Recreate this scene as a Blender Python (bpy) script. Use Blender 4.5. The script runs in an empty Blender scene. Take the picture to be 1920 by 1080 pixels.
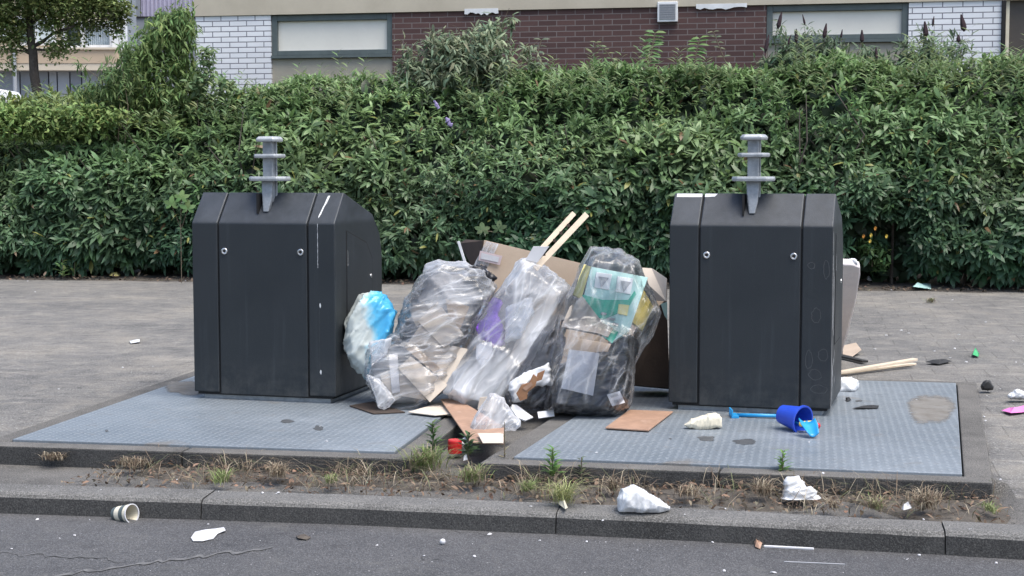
import bpy, bmesh, math, random
import numpy as np
from mathutils import Vector, Matrix, noise, Euler
random.seed(7); rng = np.random.default_rng(7)
R = math.radians
# ------------------------------------------------------------------ camera, sky, sun, exposure
FPX, HC = 2800.0, 1.30
PITCH = math.atan(210 / FPX)
SC = bpy.context.scene
COL = SC.collection
cam_d = bpy.data.cameras.new('camera'); cam = bpy.data.objects.new('camera', cam_d); COL.objects.link(cam)
cam.location = (0, 0, HC); cam.rotation_euler = (math.pi / 2 - PITCH, 0, 0)
cam_d.sensor_width = 36; cam_d.lens = FPX / 1920 * 36; cam_d.clip_start = 0.05; cam_d.clip_end = 600
SC.camera = cam
w = bpy.data.worlds.new('World'); SC.world = w; w.use_nodes = True
SUN_EL, SUN_AZ = 66.0, 130.0          # azimuth measured clockwise from +Y (view direction)
nt = w.node_tree; bg = nt.nodes['Background']; sky = nt.nodes.new('ShaderNodeTexSky')
sky.sky_type = 'NISHITA'; sky.sun_disc = False; sky.sun_elevation = R(SUN_EL); sky.sun_rotation = R(SUN_AZ)
sky.dust_density = 3.0; sky.air_density = 1.0; sky.ozone_density = 1.0
nt.links.new(sky.outputs[0], bg.inputs[0]); bg.inputs[1].default_value = 0.145
sd = bpy.data.lights.new('sun', 'SUN'); sun = bpy.data.objects.new('sun', sd); COL.objects.link(sun)
sd.energy = 2.0; sd.angle = R(45); sd.color = (1.0, 0.965, 0.88)
sdir = Vector((math.sin(R(SUN_AZ)) * math.cos(R(SUN_EL)), math.cos(R(SUN_AZ)) * math.cos(R(SUN_EL)), math.sin(R(SUN_EL))))
sun.rotation_euler = sdir.to_track_quat('Z', 'Y').to_euler(); sun.location = (0, -5, 20)
SC.view_settings.view_transform = 'Standard'; SC.view_settings.look = 'None'
SC.view_settings.gamma = 1; SC.view_settings.exposure = 0.93

# ------------------------------------------------------------------ picture <-> place
_c, _s = math.cos(PITCH), math.sin(PITCH)
def ray(px, py):
    dx, dy = (px - 960) / FPX, (540 - py) / FPX
    return Vector((dx, _c + dy * _s, -_s + dy * _c))
def G(px, py, h=0.0):                 # point of the horizontal plane z=h seen at a pixel
    d = ray(px, py); k = (h - HC) / d.z
    return Vector((d.x * k, d.y * k, h))
def A(px, py, Y):                     # point at distance Y seen at a pixel
    d = ray(px, py); k = Y / d.y
    return Vector((d.x * k, Y, HC + d.z * k))
AL = R(10.25)
U = Vector((math.cos(AL), -math.sin(AL), 0)); V = Vector((math.sin(AL), math.cos(AL), 0))
def S(s, t, z=0): return U * s + V * t + Vector((0, 0, z))
def ST(p): return p.dot(U), p.dot(V)
def FP(px, py, T):                    # on a street-parallel plane t=T -> (s, z)
    d = ray(px, py); k = T / d.dot(V); p = Vector((0, 0, HC)) + d * k
    return p.dot(U), p.z
def lerp(a, b, t): return a + (b - a) * t

# ------------------------------------------------------------------ materials
def newmat(name):
    m = bpy.data.materials.new(name); m.use_nodes = True
    nt = m.node_tree; return m, nt, nt.nodes['Principled BSDF']
def N(nt, t, **kw):
    n = nt.nodes.new(t)
    for k, v in kw.items():
        if k.startswith('i_'): n.inputs[k[2:].replace('_', ' ')].default_value = v
        else: setattr(n, k, v)
    return n
def L(nt, a, b): nt.links.new(a, b)
def rgba(c): return (c[0], c[1], c[2], 1)
def ramp(nt, fac, stops):
    r = N(nt, 'ShaderNodeValToRGB'); e = r.color_ramp.elements
    e[0].position, e[0].color = stops[0][0], rgba(stops[0][1]); e[1].position, e[1].color = stops[-1][0], rgba(stops[-1][1])
    for p, c in stops[1:-1]:
        x = e.new(p); x.color = rgba(c)
    L(nt, fac, r.inputs[0]); return r.outputs[0]
def mixc(nt, fac, a, b, mode='MIX'):
    m = N(nt, 'ShaderNodeMix', data_type='RGBA', blend_type=mode)
    for i, x in ((0, fac), (6, a), (7, b)):
        if isinstance(x, bpy.types.NodeSocket): L(nt, x, m.inputs[i])
        else: m.inputs[i].default_value = x if i == 0 else rgba(x)
    return m.outputs[2]
def nz(nt, vec, scale, detail=4, rough=.6, dist=0):
    n = N(nt, 'ShaderNodeTexNoise'); n.inputs['Scale'].default_value = scale; n.inputs['Detail'].default_value = detail
    n.inputs['Roughness'].default_value = rough; n.inputs['Distortion'].default_value = dist
    if vec is not None: L(nt, vec, n.inputs['Vector'])
    return n.outputs['Fac']
def bump(nt, b, h, strength=.3, dist=.01):
    n = N(nt, 'ShaderNodeBump'); n.inputs['Strength'].default_value = strength; n.inputs['Distance'].default_value = dist
    L(nt, h, n.inputs['Height']); L(nt, n.outputs[0], b.inputs['Normal'])
def math_(nt, op, a, b=None, clamp=False):
    n = N(nt, 'ShaderNodeMath', operation=op, use_clamp=clamp)
    for i, x in enumerate((a, b)):
        if x is None: continue
        if isinstance(x, bpy.types.NodeSocket): L(nt, x, n.inputs[i])
        else: n.inputs[i].default_value = x
    return n.outputs[0]
def maprange(nt, v, a, b, c=0, d=1):
    n = N(nt, 'ShaderNodeMapRange'); L(nt, v, n.inputs[0])
    for i, x in enumerate((a, b, c, d)): n.inputs[i + 1].default_value = x
    return n.outputs[0]
def simple(name, c1, c2=None, rough=.6, scale=6, bscale=60, bstr=.15, metal=0, spec=.5, c3=None):
    m, nt, b = newmat(name); oc = N(nt, 'ShaderNodeTexCoord').outputs['Object']
    c2 = c2 or tuple(x * .8 for x in c1)
    f = nz(nt, oc, scale, 5, .65)
    st = [(.35, c1), (.65, c2)] if not c3 else [(.3, c1), (.55, c2), (.75, c3)]
    L(nt, ramp(nt, f, st), b.inputs['Base Color'])
    b.inputs['Roughness'].default_value = rough; b.inputs['Metallic'].default_value = metal
    b.inputs['Specular IOR Level'].default_value = spec
    if bstr: bump(nt, b, nz(nt, oc, bscale, 4), bstr)
    return m

def mat_leaf(name, rough=.36, trans=.25):
    m, nt, b = newmat(name)
    at = N(nt, 'ShaderNodeAttribute', attribute_name='Col')
    L(nt, at.outputs['Color'], b.inputs['Base Color'])
    b.inputs['Roughness'].default_value = rough; b.inputs['Specular IOR Level'].default_value = .32
    tr = N(nt, 'ShaderNodeBsdfTranslucent'); L(nt, at.outputs['Color'], tr.inputs['Color'])
    mx = N(nt, 'ShaderNodeMixShader'); mx.inputs[0].default_value = trans
    L(nt, b.outputs[0], mx.inputs[1]); L(nt, tr.outputs[0], mx.inputs[2])
    L(nt, mx.outputs[0], nt.nodes['Material Output'].inputs[0]); return m

def mat_brick(name, c1, c2, mortar, rough, msize=.007, bw=.265, rh=.078):
    m, nt, b = newmat(name); oc = N(nt, 'ShaderNodeTexCoord').outputs['Object']
    sp = N(nt, 'ShaderNodeSeparateXYZ'); L(nt, oc, sp.inputs[0]); cb = N(nt, 'ShaderNodeCombineXYZ')
    L(nt, math_(nt, 'ADD', sp.outputs[0], sp.outputs[1]), cb.inputs[0]); L(nt, sp.outputs[2], cb.inputs[1])
    br = N(nt, 'ShaderNodeTexBrick'); L(nt, cb.outputs[0], br.inputs['Vector'])
    br.inputs['Scale'].default_value = 1; br.inputs['Brick Width'].default_value = bw; br.inputs['Row Height'].default_value = rh
    br.inputs['Mortar Size'].default_value = msize; br.inputs['Mortar Smooth'].default_value = .1; br.inputs['Bias'].default_value = 0
    br.inputs['Color1'].default_value = rgba(c1); br.inputs['Color2'].default_value = rgba(c2); br.inputs['Mortar'].default_value = rgba(mortar)
    col = mixc(nt, math_(nt, 'MULTIPLY', nz(nt, oc, 2.2, 5), .45), br.outputs['Color'], tuple(x * .55 for x in c1), 'MIX')
    L(nt, col, b.inputs['Base Color']); b.inputs['Roughness'].default_value = rough
    inv = math_(nt, 'SUBTRACT', 1, br.outputs['Fac'])
    bump(nt, b, math_(nt, 'ADD', inv, math_(nt, 'MULTIPLY', nz(nt, oc, 60), .25)), .6, .01)
    return m

def mat_asphalt():
    m, nt, b = newmat('asphalt'); oc = N(nt, 'ShaderNodeTexCoord').outputs['Object']
    big = nz(nt, oc, 1.1, 6, .65, .4); fine = nz(nt, oc, 170, 3, .7); med = nz(nt, oc, 12, 5, .7)
    c = ramp(nt, big, [(.3, (.040, .040, .043)), (.5, (.060, .060, .063)), (.75, (.088, .087, .088))])
    c = mixc(nt, maprange(nt, fine, .5, .72, 0, .8), c, (.22, .22, .23)); c = mixc(nt, maprange(nt, fine, .46, .34, 0, .8), c, (.02, .02, .022))
    c = mixc(nt, maprange(nt, med, .56, .74, 0, .7), c, (.030, .030, .032)); c = mixc(nt, maprange(nt, nz(nt, oc, 3, 6, .75, 1.), .56, .7, 0, .45), c, (.13, .127, .12))
    v = N(nt, 'ShaderNodeTexVoronoi', feature='DISTANCE_TO_EDGE'); v.inputs['Scale'].default_value = .9
    wv = N(nt, 'ShaderNodeVectorMath', operation='ADD'); L(nt, oc, wv.inputs[0])
    nv = N(nt, 'ShaderNodeTexNoise'); nv.inputs['Scale'].default_value = 3; L(nt, oc, nv.inputs['Vector']); L(nt, nv.outputs['Color'], wv.inputs[1])
    L(nt, wv.outputs[0], v.inputs['Vector'])
    crack = maprange(nt, v.outputs['Distance'], 0, .006, 1, 0)
    c = mixc(nt, math_(nt, 'MULTIPLY', crack, math_(nt, 'GREATER_THAN', nz(nt, oc, .6), .55)), c, (.025, .025, .026))
    L(nt, c, b.inputs['Base Color']); b.inputs['Roughness'].default_value = .82
    bump(nt, b, fine, .6, .006); return m

def mat_paving():
    # worn concrete pavers 30 cm, running with the street, sand in the joints
    m, nt, b = newmat('paving'); oc = N(nt, 'ShaderNodeTexCoord').outputs['Object']
    mp = N(nt, 'ShaderNodeMapping'); mp.inputs['Rotation'].default_value = (0, 0, AL + R(1)); L(nt, oc, mp.inputs['Vector'])
    dis = N(nt, 'ShaderNodeTexNoise'); dis.inputs['Scale'].default_value = 2.2; L(nt, mp.outputs[0], dis.inputs['Vector'])
    va = N(nt, 'ShaderNodeVectorMath', operation='MULTIPLY_ADD'); L(nt, dis.outputs['Color'], va.inputs[0]); va.inputs[1].default_value = (.03, .03, 0); L(nt, mp.outputs[0], va.inputs[2])
    br = N(nt, 'ShaderNodeTexBrick'); L(nt, va.outputs[0], br.inputs['Vector'])
    br.inputs['Scale'].default_value = 1; br.inputs['Brick Width'].default_value = .34; br.inputs['Row Height'].default_value = .34
    br.inputs['Mortar Size'].default_value = .006; br.inputs['Mortar Smooth'].default_value = .4
    br.inputs['Color1'].default_value = (1, 1, 1, 1); br.inputs['Color2'].default_value = (.74, .74, .76, 1); br.inputs['Mortar'].default_value = (.42, .40, .37, 1)
    big = nz(nt, oc, .55, 6, .62, .3); med = nz(nt, oc, 5, 6, .7, .2); fine = nz(nt, oc, 110, 3, .7)
    base = ramp(nt, big, [(.34, (.092, .090, .087)), (.5, (.135, .130, .122)), (.64, (.20, .184, .158))])
    base = mixc(nt, maprange(nt, med, .5, .72, 0, .65), base, (.27, .245, .205))
    base = mixc(nt, maprange(nt, med, .47, .32, 0, .8), base, (.06, .058, .056))
    # pale streaks of drifted sand along the street
    ms = N(nt, 'ShaderNodeMapping'); ms.inputs['Scale'].default_value = (.9, 5, 1); L(nt, mp.outputs[0], ms.inputs['Vector'])
    st = nz(nt, ms.outputs[0], 2.2, 5, .7, .6)
    base = mixc(nt, maprange(nt, st, .58, .7, 0, .55), base, (.38, .35, .31))
    c = mixc(nt, .52, base, br.outputs['Color'], 'MULTIPLY')
    c = mixc(nt, maprange(nt, fine, .52, .72, 0, .8), c, (.45, .44, .42)); c = mixc(nt, maprange(nt, nz(nt, oc, 38, 4, .75), .45, .3, 0, .7), c, (.09, .088, .085))
    L(nt, c, b.inputs['Base Color']); b.inputs['Roughness'].default_value = .85
    h = math_(nt, 'SUBTRACT', math_(nt, 'MULTIPLY', fine, .3), br.outputs['Fac']); bump(nt, b, h, .5, .006); return m

def mat_concrete(name, base=(.2, .2, .195), light=(.32, .31, .3), dark=(.10, .10, .10)):
    m, nt, b = newmat(name); oc = N(nt, 'ShaderNodeTexCoord').outputs['Object']
    big = nz(nt, oc, 2.5, 6, .7, .2); fine = nz(nt, oc, 150, 3, .7); sp = nz(nt, oc, 24, 4, .7)
    c = ramp(nt, big, [(.3, dark), (.52, base), (.75, light)])
    c = mixc(nt, maprange(nt, fine, .5, .68, 0, .9), c, tuple(x * 1.5 for x in light)); c = mixc(nt, maprange(nt, fine, .46, .34, 0, .8), c, tuple(x * .5 for x in dark))
    c = mixc(nt, maprange(nt, sp, .6, .75, 0, .6), c, dark)
    L(nt, c, b.inputs['Base Color']); b.inputs['Roughness'].default_value = .88; bump(nt, b, math_(nt, 'ADD', fine, sp), .5, .006); return m

def mat_tread():
    # galvanised chequer plate: small raised lozenges in alternating directions
    m, nt, b = newmat('chequer_plate'); oc = N(nt, 'ShaderNodeTexCoord').outputs['Object']
    sp = N(nt, 'ShaderNodeSeparateXYZ'); L(nt, oc, sp.inputs[0])
    P = .038
    u = math_(nt, 'DIVIDE', sp.outputs[0], P); v = math_(nt, 'DIVIDE', sp.outputs[1], P)
    fu = math_(nt, 'FLOOR', u); fv = math_(nt, 'FLOOR', v)
    cu = math_(nt, 'SUBTRACT', math_(nt, 'SUBTRACT', u, fu), .5); cv = math_(nt, 'SUBTRACT', math_(nt, 'SUBTRACT', v, fv), .5)
    par = math_(nt, 'MODULO', math_(nt, 'ABSOLUTE', math_(nt, 'ADD', fu, fv)), 2)
    sg = math_(nt, 'SUBTRACT', math_(nt, 'MULTIPLY', par, 2), 1)
    a = math_(nt, 'ADD', cu, math_(nt, 'MULTIPLY', cv, sg)); d = math_(nt, 'SUBTRACT', cu, math_(nt, 'MULTIPLY', cv, sg))
    e = math_(nt, 'ADD', math_(nt, 'MULTIPLY', math_(nt, 'ABSOLUTE', a), 1.1), math_(nt, 'MULTIPLY', math_(nt, 'ABSOLUTE', d), 3.4))
    bm = maprange(nt, e, .55, .8, 1, 0)
    big = nz(nt, oc, .9, 6, .6, .3); med = nz(nt, oc, 7, 6, .75); fine = nz(nt, oc, 120, 3, .7)
    c = ramp(nt, big, [(.3, (.145, .172, .198)), (.55, (.20, .23, .26)), (.75, (.28, .315, .35))])
    c = mixc(nt, math_(nt, 'MULTIPLY', bm, .42), c, (.50, .55, .60))
    c = mixc(nt, maprange(nt, med, .55, .72, 0, .6), c, (.15, .145, .135))
    c = mixc(nt, maprange(nt, nz(nt, oc, 2.1, 4, .5, .8), .64, .72, 0, .6), c, (.19, .165, .135))
    c = mixc(nt, maprange(nt, fine, .55, .75, 0, .5), c, (.5, .52, .55))
    L(nt, c, b.inputs['Base Color']); b.inputs['Metallic'].default_value = .25
    L(nt, maprange(nt, med, .3, .7, .38, .62), b.inputs['Roughness'])
    bump(nt, b, math_(nt, 'ADD', bm, math_(nt, 'MULTIPLY', fine, .12)), .7, .004); return m

def mat_film(name, tint=(.93, .95, .98), lo=.04, hi=.8, ang=0., f=(1.2, 9.), seed=0, rough=.2, haze=.15, edge=.3):
    # thin polythene: clear where stretched, milky where it is creased and doubled; creases run along ang (in the x-z plane)
    m, nt, b = newmat(name); oc = N(nt, 'ShaderNodeTexCoord').outputs['Object']
    wz = N(nt, 'ShaderNodeTexNoise'); wz.inputs['Scale'].default_value = 2.5; wz.inputs['Detail'].default_value = 1; L(nt, oc, wz.inputs['Vector'])
    wp = N(nt, 'ShaderNodeVectorMath', operation='MULTIPLY_ADD'); L(nt, wz.outputs['Color'], wp.inputs[0]); wp.inputs[1].default_value = (.22, .1, .22); L(nt, oc, wp.inputs[2])
    def dot(v):
        n = N(nt, 'ShaderNodeVectorMath', operation='DOT_PRODUCT'); L(nt, wp.outputs[0], n.inputs[0]); n.inputs[1].default_value = v; return n.outputs['Value']
    c, s_ = math.cos(ang), math.sin(ang)
    cb = N(nt, 'ShaderNodeCombineXYZ'); L(nt, dot((c * f[0], 0, s_ * f[0])), cb.inputs[0]); L(nt, dot((-s_ * f[1], 0, c * f[1])), cb.inputs[1]); L(nt, dot((0, f[0] * 2, 0)), cb.inputs[2])
    ad = N(nt, 'ShaderNodeVectorMath', operation='ADD'); L(nt, cb.outputs[0], ad.inputs[0]); ad.inputs[1].default_value = (seed, seed * 2, 1); v = ad.outputs[0]
    n1 = nz(nt, v, 1.0, 1, .4, .25); n2 = nz(nt, v, 2.3, 1, .4, .35); n3 = nz(nt, oc, 5, 2, .5, .3)
    def vor(sc, feat, vv=v):
        q = N(nt, 'ShaderNodeTexVoronoi', feature=feat); q.inputs['Scale'].default_value = sc; L(nt, vv, q.inputs['Vector']); return q.outputs['Distance']
    e1 = vor(1.1, 'DISTANCE_TO_EDGE'); e2 = vor(2.6, 'DISTANCE_TO_EDGE')
    r1 = math_(nt, 'POWER', maprange(nt, e1, 0, .16, 1, 0), 3.); r2 = math_(nt, 'POWER', maprange(nt, e2, 0, .16, 1, 0), 3.)
    r1 = math_(nt, 'MULTIPLY', r1, maprange(nt, n2, .38, .62, .15, 1)); r2 = math_(nt, 'MULTIPLY', r2, maprange(nt, n3, .42, .62, 0, .9))
    cr = math_(nt, 'ADD', math_(nt, 'MULTIPLY', r1, .75), math_(nt, 'MULTIPLY', r2, .6), True)
    lw = N(nt, 'ShaderNodeLayerWeight'); lw.inputs[0].default_value = .5
    fc = math_(nt, 'MULTIPLY', math_(nt, 'POWER', lw.outputs['Facing'], 3.), edge)
    f_ = math_(nt, 'ADD', math_(nt, 'MULTIPLY', cr, hi - lo), math_(nt, 'ADD', lo, fc))
    f_ = math_(nt, 'ADD', f_, maprange(nt, nz(nt, v, .8, 2, .5), .48, .68, 0, haze), True)
    b.inputs['Base Color'].default_value = rgba(tint); b.inputs['Roughness'].default_value = rough; b.inputs['Specular IOR Level'].default_value = .9
    tr = N(nt, 'ShaderNodeBsdfTransparent'); tr.inputs[0].default_value = (.98, .98, .99, 1)
    gl = N(nt, 'ShaderNodeBsdfGlossy'); gl.inputs['Roughness'].default_value = .25; gl.inputs[0].default_value = (1, 1, 1, 1)
    tl = N(nt, 'ShaderNodeBsdfTranslucent'); tl.inputs[0].default_value = rgba(tint)
    m2 = N(nt, 'ShaderNodeMixShader'); m2.inputs[0].default_value = .4; L(nt, b.outputs[0], m2.inputs[1]); L(nt, tl.outputs[0], m2.inputs[2])
    fr = N(nt, 'ShaderNodeFresnel'); fr.inputs[0].default_value = 1.5; mg = N(nt, 'ShaderNodeMixShader'); L(nt, fr.outputs[0], mg.inputs[0]); L(nt, tr.outputs[0], mg.inputs[1]); L(nt, gl.outputs[0], mg.inputs[2])
    mx = N(nt, 'ShaderNodeMixShader'); L(nt, f_, mx.inputs[0]); L(nt, mg.outputs[0], mx.inputs[1]); L(nt, m2.outputs[0], mx.inputs[2])
    L(nt, mx.outputs[0], nt.nodes['Material Output'].inputs[0])
    h = math_(nt, 'ADD', math_(nt, 'ADD', vor(1.1, 'F1'), math_(nt, 'MULTIPLY', vor(2.6, 'F1'), .45)), math_(nt, 'MULTIPLY', n1, .5)); bump(nt, b, h, .7, .03)
    bn = [n for n in nt.nodes if n.type == 'BUMP'][-1]; L(nt, bn.outputs[0], gl.inputs['Normal']); L(nt, bn.outputs[0], fr.inputs['Normal']); return m

def mat_bin():
    m, nt, b = newmat('dark_powder_coat'); oc = N(nt, 'ShaderNodeTexCoord').outputs['Object']
    big = nz(nt, oc, 2.2, 6, .6, .2); fine = nz(nt, oc, 260, 2, .6)
    c = ramp(nt, big, [(.35, (.0115, .0155, .0195)), (.7, (.016, .0205, .025))])
    c = mixc(nt, maprange(nt, fine, .62, .75, 0, .35), c, (.09, .095, .105))
    sc = nz(nt, oc, 9, 6, .75, .4); c = mixc(nt, maprange(nt, sc, .68, .8, 0, .35), c, (.10, .10, .105))
    mp = N(nt, 'ShaderNodeMapping'); mp.inputs['Scale'].default_value = (16, 16, .9); L(nt, oc, mp.inputs['Vector'])
    dr = nz(nt, mp.outputs[0], 1.6, 4, .6); c = mixc(nt, maprange(nt, dr, .56, .72, 0, .25), c, (.042, .050, .058))
    sp = N(nt, 'ShaderNodeSeparateXYZ'); L(nt, oc, sp.inputs[0])
    dust = math_(nt, 'MULTIPLY', maprange(nt, sp.outputs[2], .28, .03, 0, 1), maprange(nt, nz(nt, oc, 11, 5, .7), .42, .62)); c = mixc(nt, math_(nt, 'MULTIPLY', dust, .45), c, (.07, .07, .068))
    top = math_(nt, 'MULTIPLY', maprange(nt, sp.outputs[2], 1.02, 1.05), maprange(nt, nz(nt, oc, 6, 5, .7), .4, .65, .4, 1)); c = mixc(nt, math_(nt, 'MULTIPLY', top, .5), c, (.070, .080, .098))  # sloped top coloured lighter, imitating light from above
    L(nt, c, b.inputs['Base Color']); L(nt, maprange(nt, big, .3, .7, .42, .6), b.inputs['Roughness']); b.inputs['Specular IOR Level'].default_value = .5
    bump(nt, b, fine, .35, .002); return m

M = {}
M['bin'] = mat_bin()
M['black'] = simple('seam_black', (.008, .008, .009), rough=.8, bstr=0)
M['galv'] = simple('galvanised_steel', (.34, .36, .38), (.20, .215, .23), rough=.5, scale=14, metal=.4, bstr=.2)
M['chrome'] = simple('lock_metal', (.75, .75, .76), (.5, .5, .5), rough=.25, metal=.9, bstr=0)
M['scuff'] = simple('pale_scuff', (.55, .56, .58), (.35, .36, .38), rough=.7, scale=30)
M['dropping'] = simple('white_dropping', (.75, .76, .76), (.55, .56, .56), rough=.8, scale=40)
M['stain'] = simple('dried_stain', (.07, .073, .078), (.045, .047, .052), rough=.8, scale=30)
M['asphalt'] = mat_asphalt(); M['paving'] = mat_paving()
M['kerb'] = mat_concrete('kerb_concrete', (.12, .118, .114), (.17, .165, .158), (.07, .068, .065)); M['frame_c'] = mat_concrete('frame_concrete', (.10, .096, .09), (.15, .142, .132), (.05, .048, .045))
M['kerb_face'] = mat_concrete('shaded_concrete_face', (.040, .040, .040), (.06, .059, .057), (.022, .022, .022)); M['strip_c'] = mat_concrete('dark_paving_slabs', (.10, .096, .090), (.15, .142, .132), (.05, .048, .045)); M['tread'] = mat_tread()  # kerb_face: concrete darkened to carry the shade of upright faces
M['soil'] = simple('soil', (.055, .048, .040), (.09, .078, .066), rough=.95, scale=14, bscale=70, bstr=.8, c3=(.13, .11, .085))
M['crack'] = simple('crack_filler', (.15, .15, .15), (.07, .07, .072), rough=.9, scale=20, bstr=.4)
M['leaf'] = mat_leaf('laurel_leaf'); M['leaf_soft'] = mat_leaf('soft_leaf', .6, .3); M['grass'] = mat_leaf('grass_blade', .7, .2)
M['bark'] = simple('bark', (.055, .045, .038), (.10, .085, .07), rough=.9, scale=20, bstr=.6)
M['twig'] = simple('twig', (.11, .085, .06), (.17, .14, .10), rough=.9, scale=20)
M['seed'] = simple('seed_head', (.022, .012, .018), (.04, .02, .026), rough=.9, scale=40)
M['brick'] = mat_brick('brown_brick', (.072, .036, .034), (.112, .058, .052), (.20, .17, .162), .8)
M['wbrick'] = mat_brick('white_glazed_brick', (.80, .81, .84), (.87, .88, .90), (.10, .10, .13), .35)
M['render'] = simple('beige_render', (.50, .45, .36), (.43, .385, .305), rough=.85, scale=1.5, bscale=80)
M['beige2'] = simple('beige_panel', (.40, .37, .30), (.35, .32, .26), rough=.7, scale=2)
M['wframe'] = simple('grey_green_paint', (.10, .125, .125), (.08, .10, .10), rough=.5, bstr=.05)
M['blind'] = simple('frosted_pane', (.80, .77, .69), (.72, .69, .62), rough=.4, scale=1.2, bstr=.02)
M['whitep'] = simple('white_paint', (.72, .73, .74), (.6, .61, .62), rough=.5, scale=5, bstr=.05)
M['ventg'] = simple('vent_grille', (.30, .31, .33), (.22, .23, .25), rough=.6, scale=80)
M['doorb'] = simple('brown_door', (.075, .06, .05), (.06, .05, .042), rough=.5)
M['pinkband'] = simple('salmon_render', (.52, .40, .28), (.46, .36, .26), rough=.85, scale=.7)
M['creamband'] = simple('cream_render', (.62, .54, .42), (.55, .48, .38), rough=.85, scale=.7)
M['greypanel'] = simple('grey_panel', (.20, .22, .25), (.26, .28, .31), rough=.6, scale=.6)
M['greypanel_l'] = simple('light_grey_panel', (.34, .36, .39), (.29, .31, .34), rough=.6, scale=.6)
M['darkglass'] = simple('dark_glass', (.05, .07, .075), (.12, .16, .16), rough=.15, scale=1.2, bstr=0)
M['curtain'] = simple('curtain', (.62, .68, .70), (.42, .48, .50), rough=.8, scale=2.5)
M['lilac'] = simple('lilac_cladding', (.42, .40, .52), (.36, .34, .45), rough=.7, scale=2)
M['card'] = simple('cardboard', (.44, .35, .27), (.38, .30, .23), rough=.85, scale=4, bscale=120)
M['card_p'] = simple('pale_cardboard', (.62, .55, .47), (.52, .46, .39), rough=.85, scale=5, bscale=120)
M['card_g'] = simple('grey_cardboard', (.44, .39, .34), (.36, .32, .28), rough=.85, scale=6, bscale=120)
M['card_d'] = simple('dark_cardboard', (.06, .040, .030), (.038, .027, .021), rough=.85, scale=5)
M['board'] = simple('brown_board', (.42, .26, .18), (.31, .19, .13), rough=.6, scale=7, c3=(.48, .33, .25))
M['wood'] = simple('pale_wood', (.66, .56, .44), (.55, .45, .34), rough=.7, scale=8)
M['mattress'] = simple('pinkish_foam', (.72, .67, .66), (.62, .57, .57), rough=.9, scale=5, bscale=90, bstr=.3)
M['whitepl'] = simple('white_plastic', (.72, .73, .74), (.60, .61, .63), rough=.35, scale=9, bscale=25, bstr=.3)
M['paper'] = simple('paper', (.60, .60, .62), (.52, .52, .54), rough=.8, scale=6)
M['cream'] = simple('cream_paper', (.72, .67, .54), (.64, .58, .45), rough=.7)
M['label'] = simple('print_grey', (.35, .36, .38), (.30, .31, .33), rough=.7)
M['pinkish'] = simple('label_pink', (.60, .48, .48), (.52, .42, .43), rough=.7)
M['blueb'] = simple('bucket_blue', (.022, .075, .55), (.018, .06, .46), rough=.35, scale=5, bstr=.02)
M['cyan'] = simple('toy_cyan', (.02, .30, .62), (.018, .26, .55), rough=.35, bstr=.02)
M['yellow'] = simple('toy_yellow', (.80, .58, .10), (.72, .50, .08), rough=.4, bstr=.02)
M['red'] = simple('red_plastic', (.55, .02, .02), (.45, .015, .018), rough=.35, bstr=.02)
M['pink'] = simple('pink_paper', (.75, .22, .55), (.65, .18, .48), rough=.6)
M['green'] = simple('green_plastic', (.03, .35, .12), (.02, .28, .10), rough=.4)
M['teal'] = simple('teal_print', (.04, .40, .27), (.03, .34, .23), rough=.5)
M['mint'] = simple('pale_mint_print', (.45, .66, .62), (.36, .56, .53), rough=.4, scale=12)
M['yel2'] = simple('pale_yellow_print', (.72, .64, .28), (.66, .56, .20), rough=.5)
M['gold'] = simple('mustard_card', (.42, .32, .06), (.34, .26, .05), rough=.6)
M['purple'] = simple('purple_cloth', (.30, .12, .66), (.17, .06, .46), rough=.8, scale=12, bstr=.5, bscale=30)
M['blackpl'] = simple('black_polythene', (.012, .012, .015), (.02, .02, .024), rough=.3, scale=10, bscale=12, bstr=.4, spec=.4)
M['blackrub'] = simple('black_rubber', (.02, .02, .02), rough=.6)
M['greymass'] = simple('mixed_grey_waste', (.13, .135, .15), (.26, .265, .275), rough=.8, scale=4, bscale=8, bstr=.3, c3=(.42, .42, .43))
M['foam'] = simple('white_foam', (.66, .67, .69), (.50, .52, .55), rough=.8, scale=6, bscale=20, bstr=.4)
M['brownfood'] = simple('brown_print', (.22, .10, .05), (.30, .16, .08), rough=.6, scale=20)
M['film1'] = mat_film('clear_film', seed=1.3, ang=.15, f=(1.6, 9), lo=.04, hi=.66, haze=.20)
M['film2'] = mat_film('milky_film', seed=4.1, ang=.95, f=(1.4, 6), lo=.16, hi=.75, haze=.55)
M['film3'] = mat_film('clearest_film', seed=7.7, ang=1.15, f=(2, 7), lo=.0, hi=.42, haze=.0, edge=.2)
M['film4'] = mat_film('thin_film', seed=2.2, ang=1.2, f=(3, 12), lo=.2, hi=.7, haze=.2)
M['smoke'] = mat_film('smoky_film', seed=9.2, ang=.9, f=(2, 9), lo=.12, hi=.6, tint=(.5, .51, .55), haze=.2)

def mat_bluebag():
    m, nt, b = newmat('blue_white_bag'); oc = N(nt, 'ShaderNodeTexCoord').outputs['Object']
    sp = N(nt, 'ShaderNodeSeparateXYZ'); L(nt, oc, sp.inputs[0])
    q = math_(nt, 'ADD', math_(nt, 'MULTIPLY', sp.outputs[0], 4.5), math_(nt, 'MULTIPLY', nz(nt, oc, 5, 3), 1.2))
    q = math_(nt, 'SUBTRACT', q, .35)
    c = ramp(nt, q, [(.12, (.48, .52, .50)), (.30, (.22, .46, .58)), (.42, (.08, .38, .60)), (.7, (.05, .32, .58))])
    L(nt, c, b.inputs['Base Color']); b.inputs['Roughness'].default_value = .25
    bump(nt, b, nz(nt, oc, 9, 2, .5, .5), .5, .015); return m
M['bluebag'] = mat_bluebag()

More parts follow.
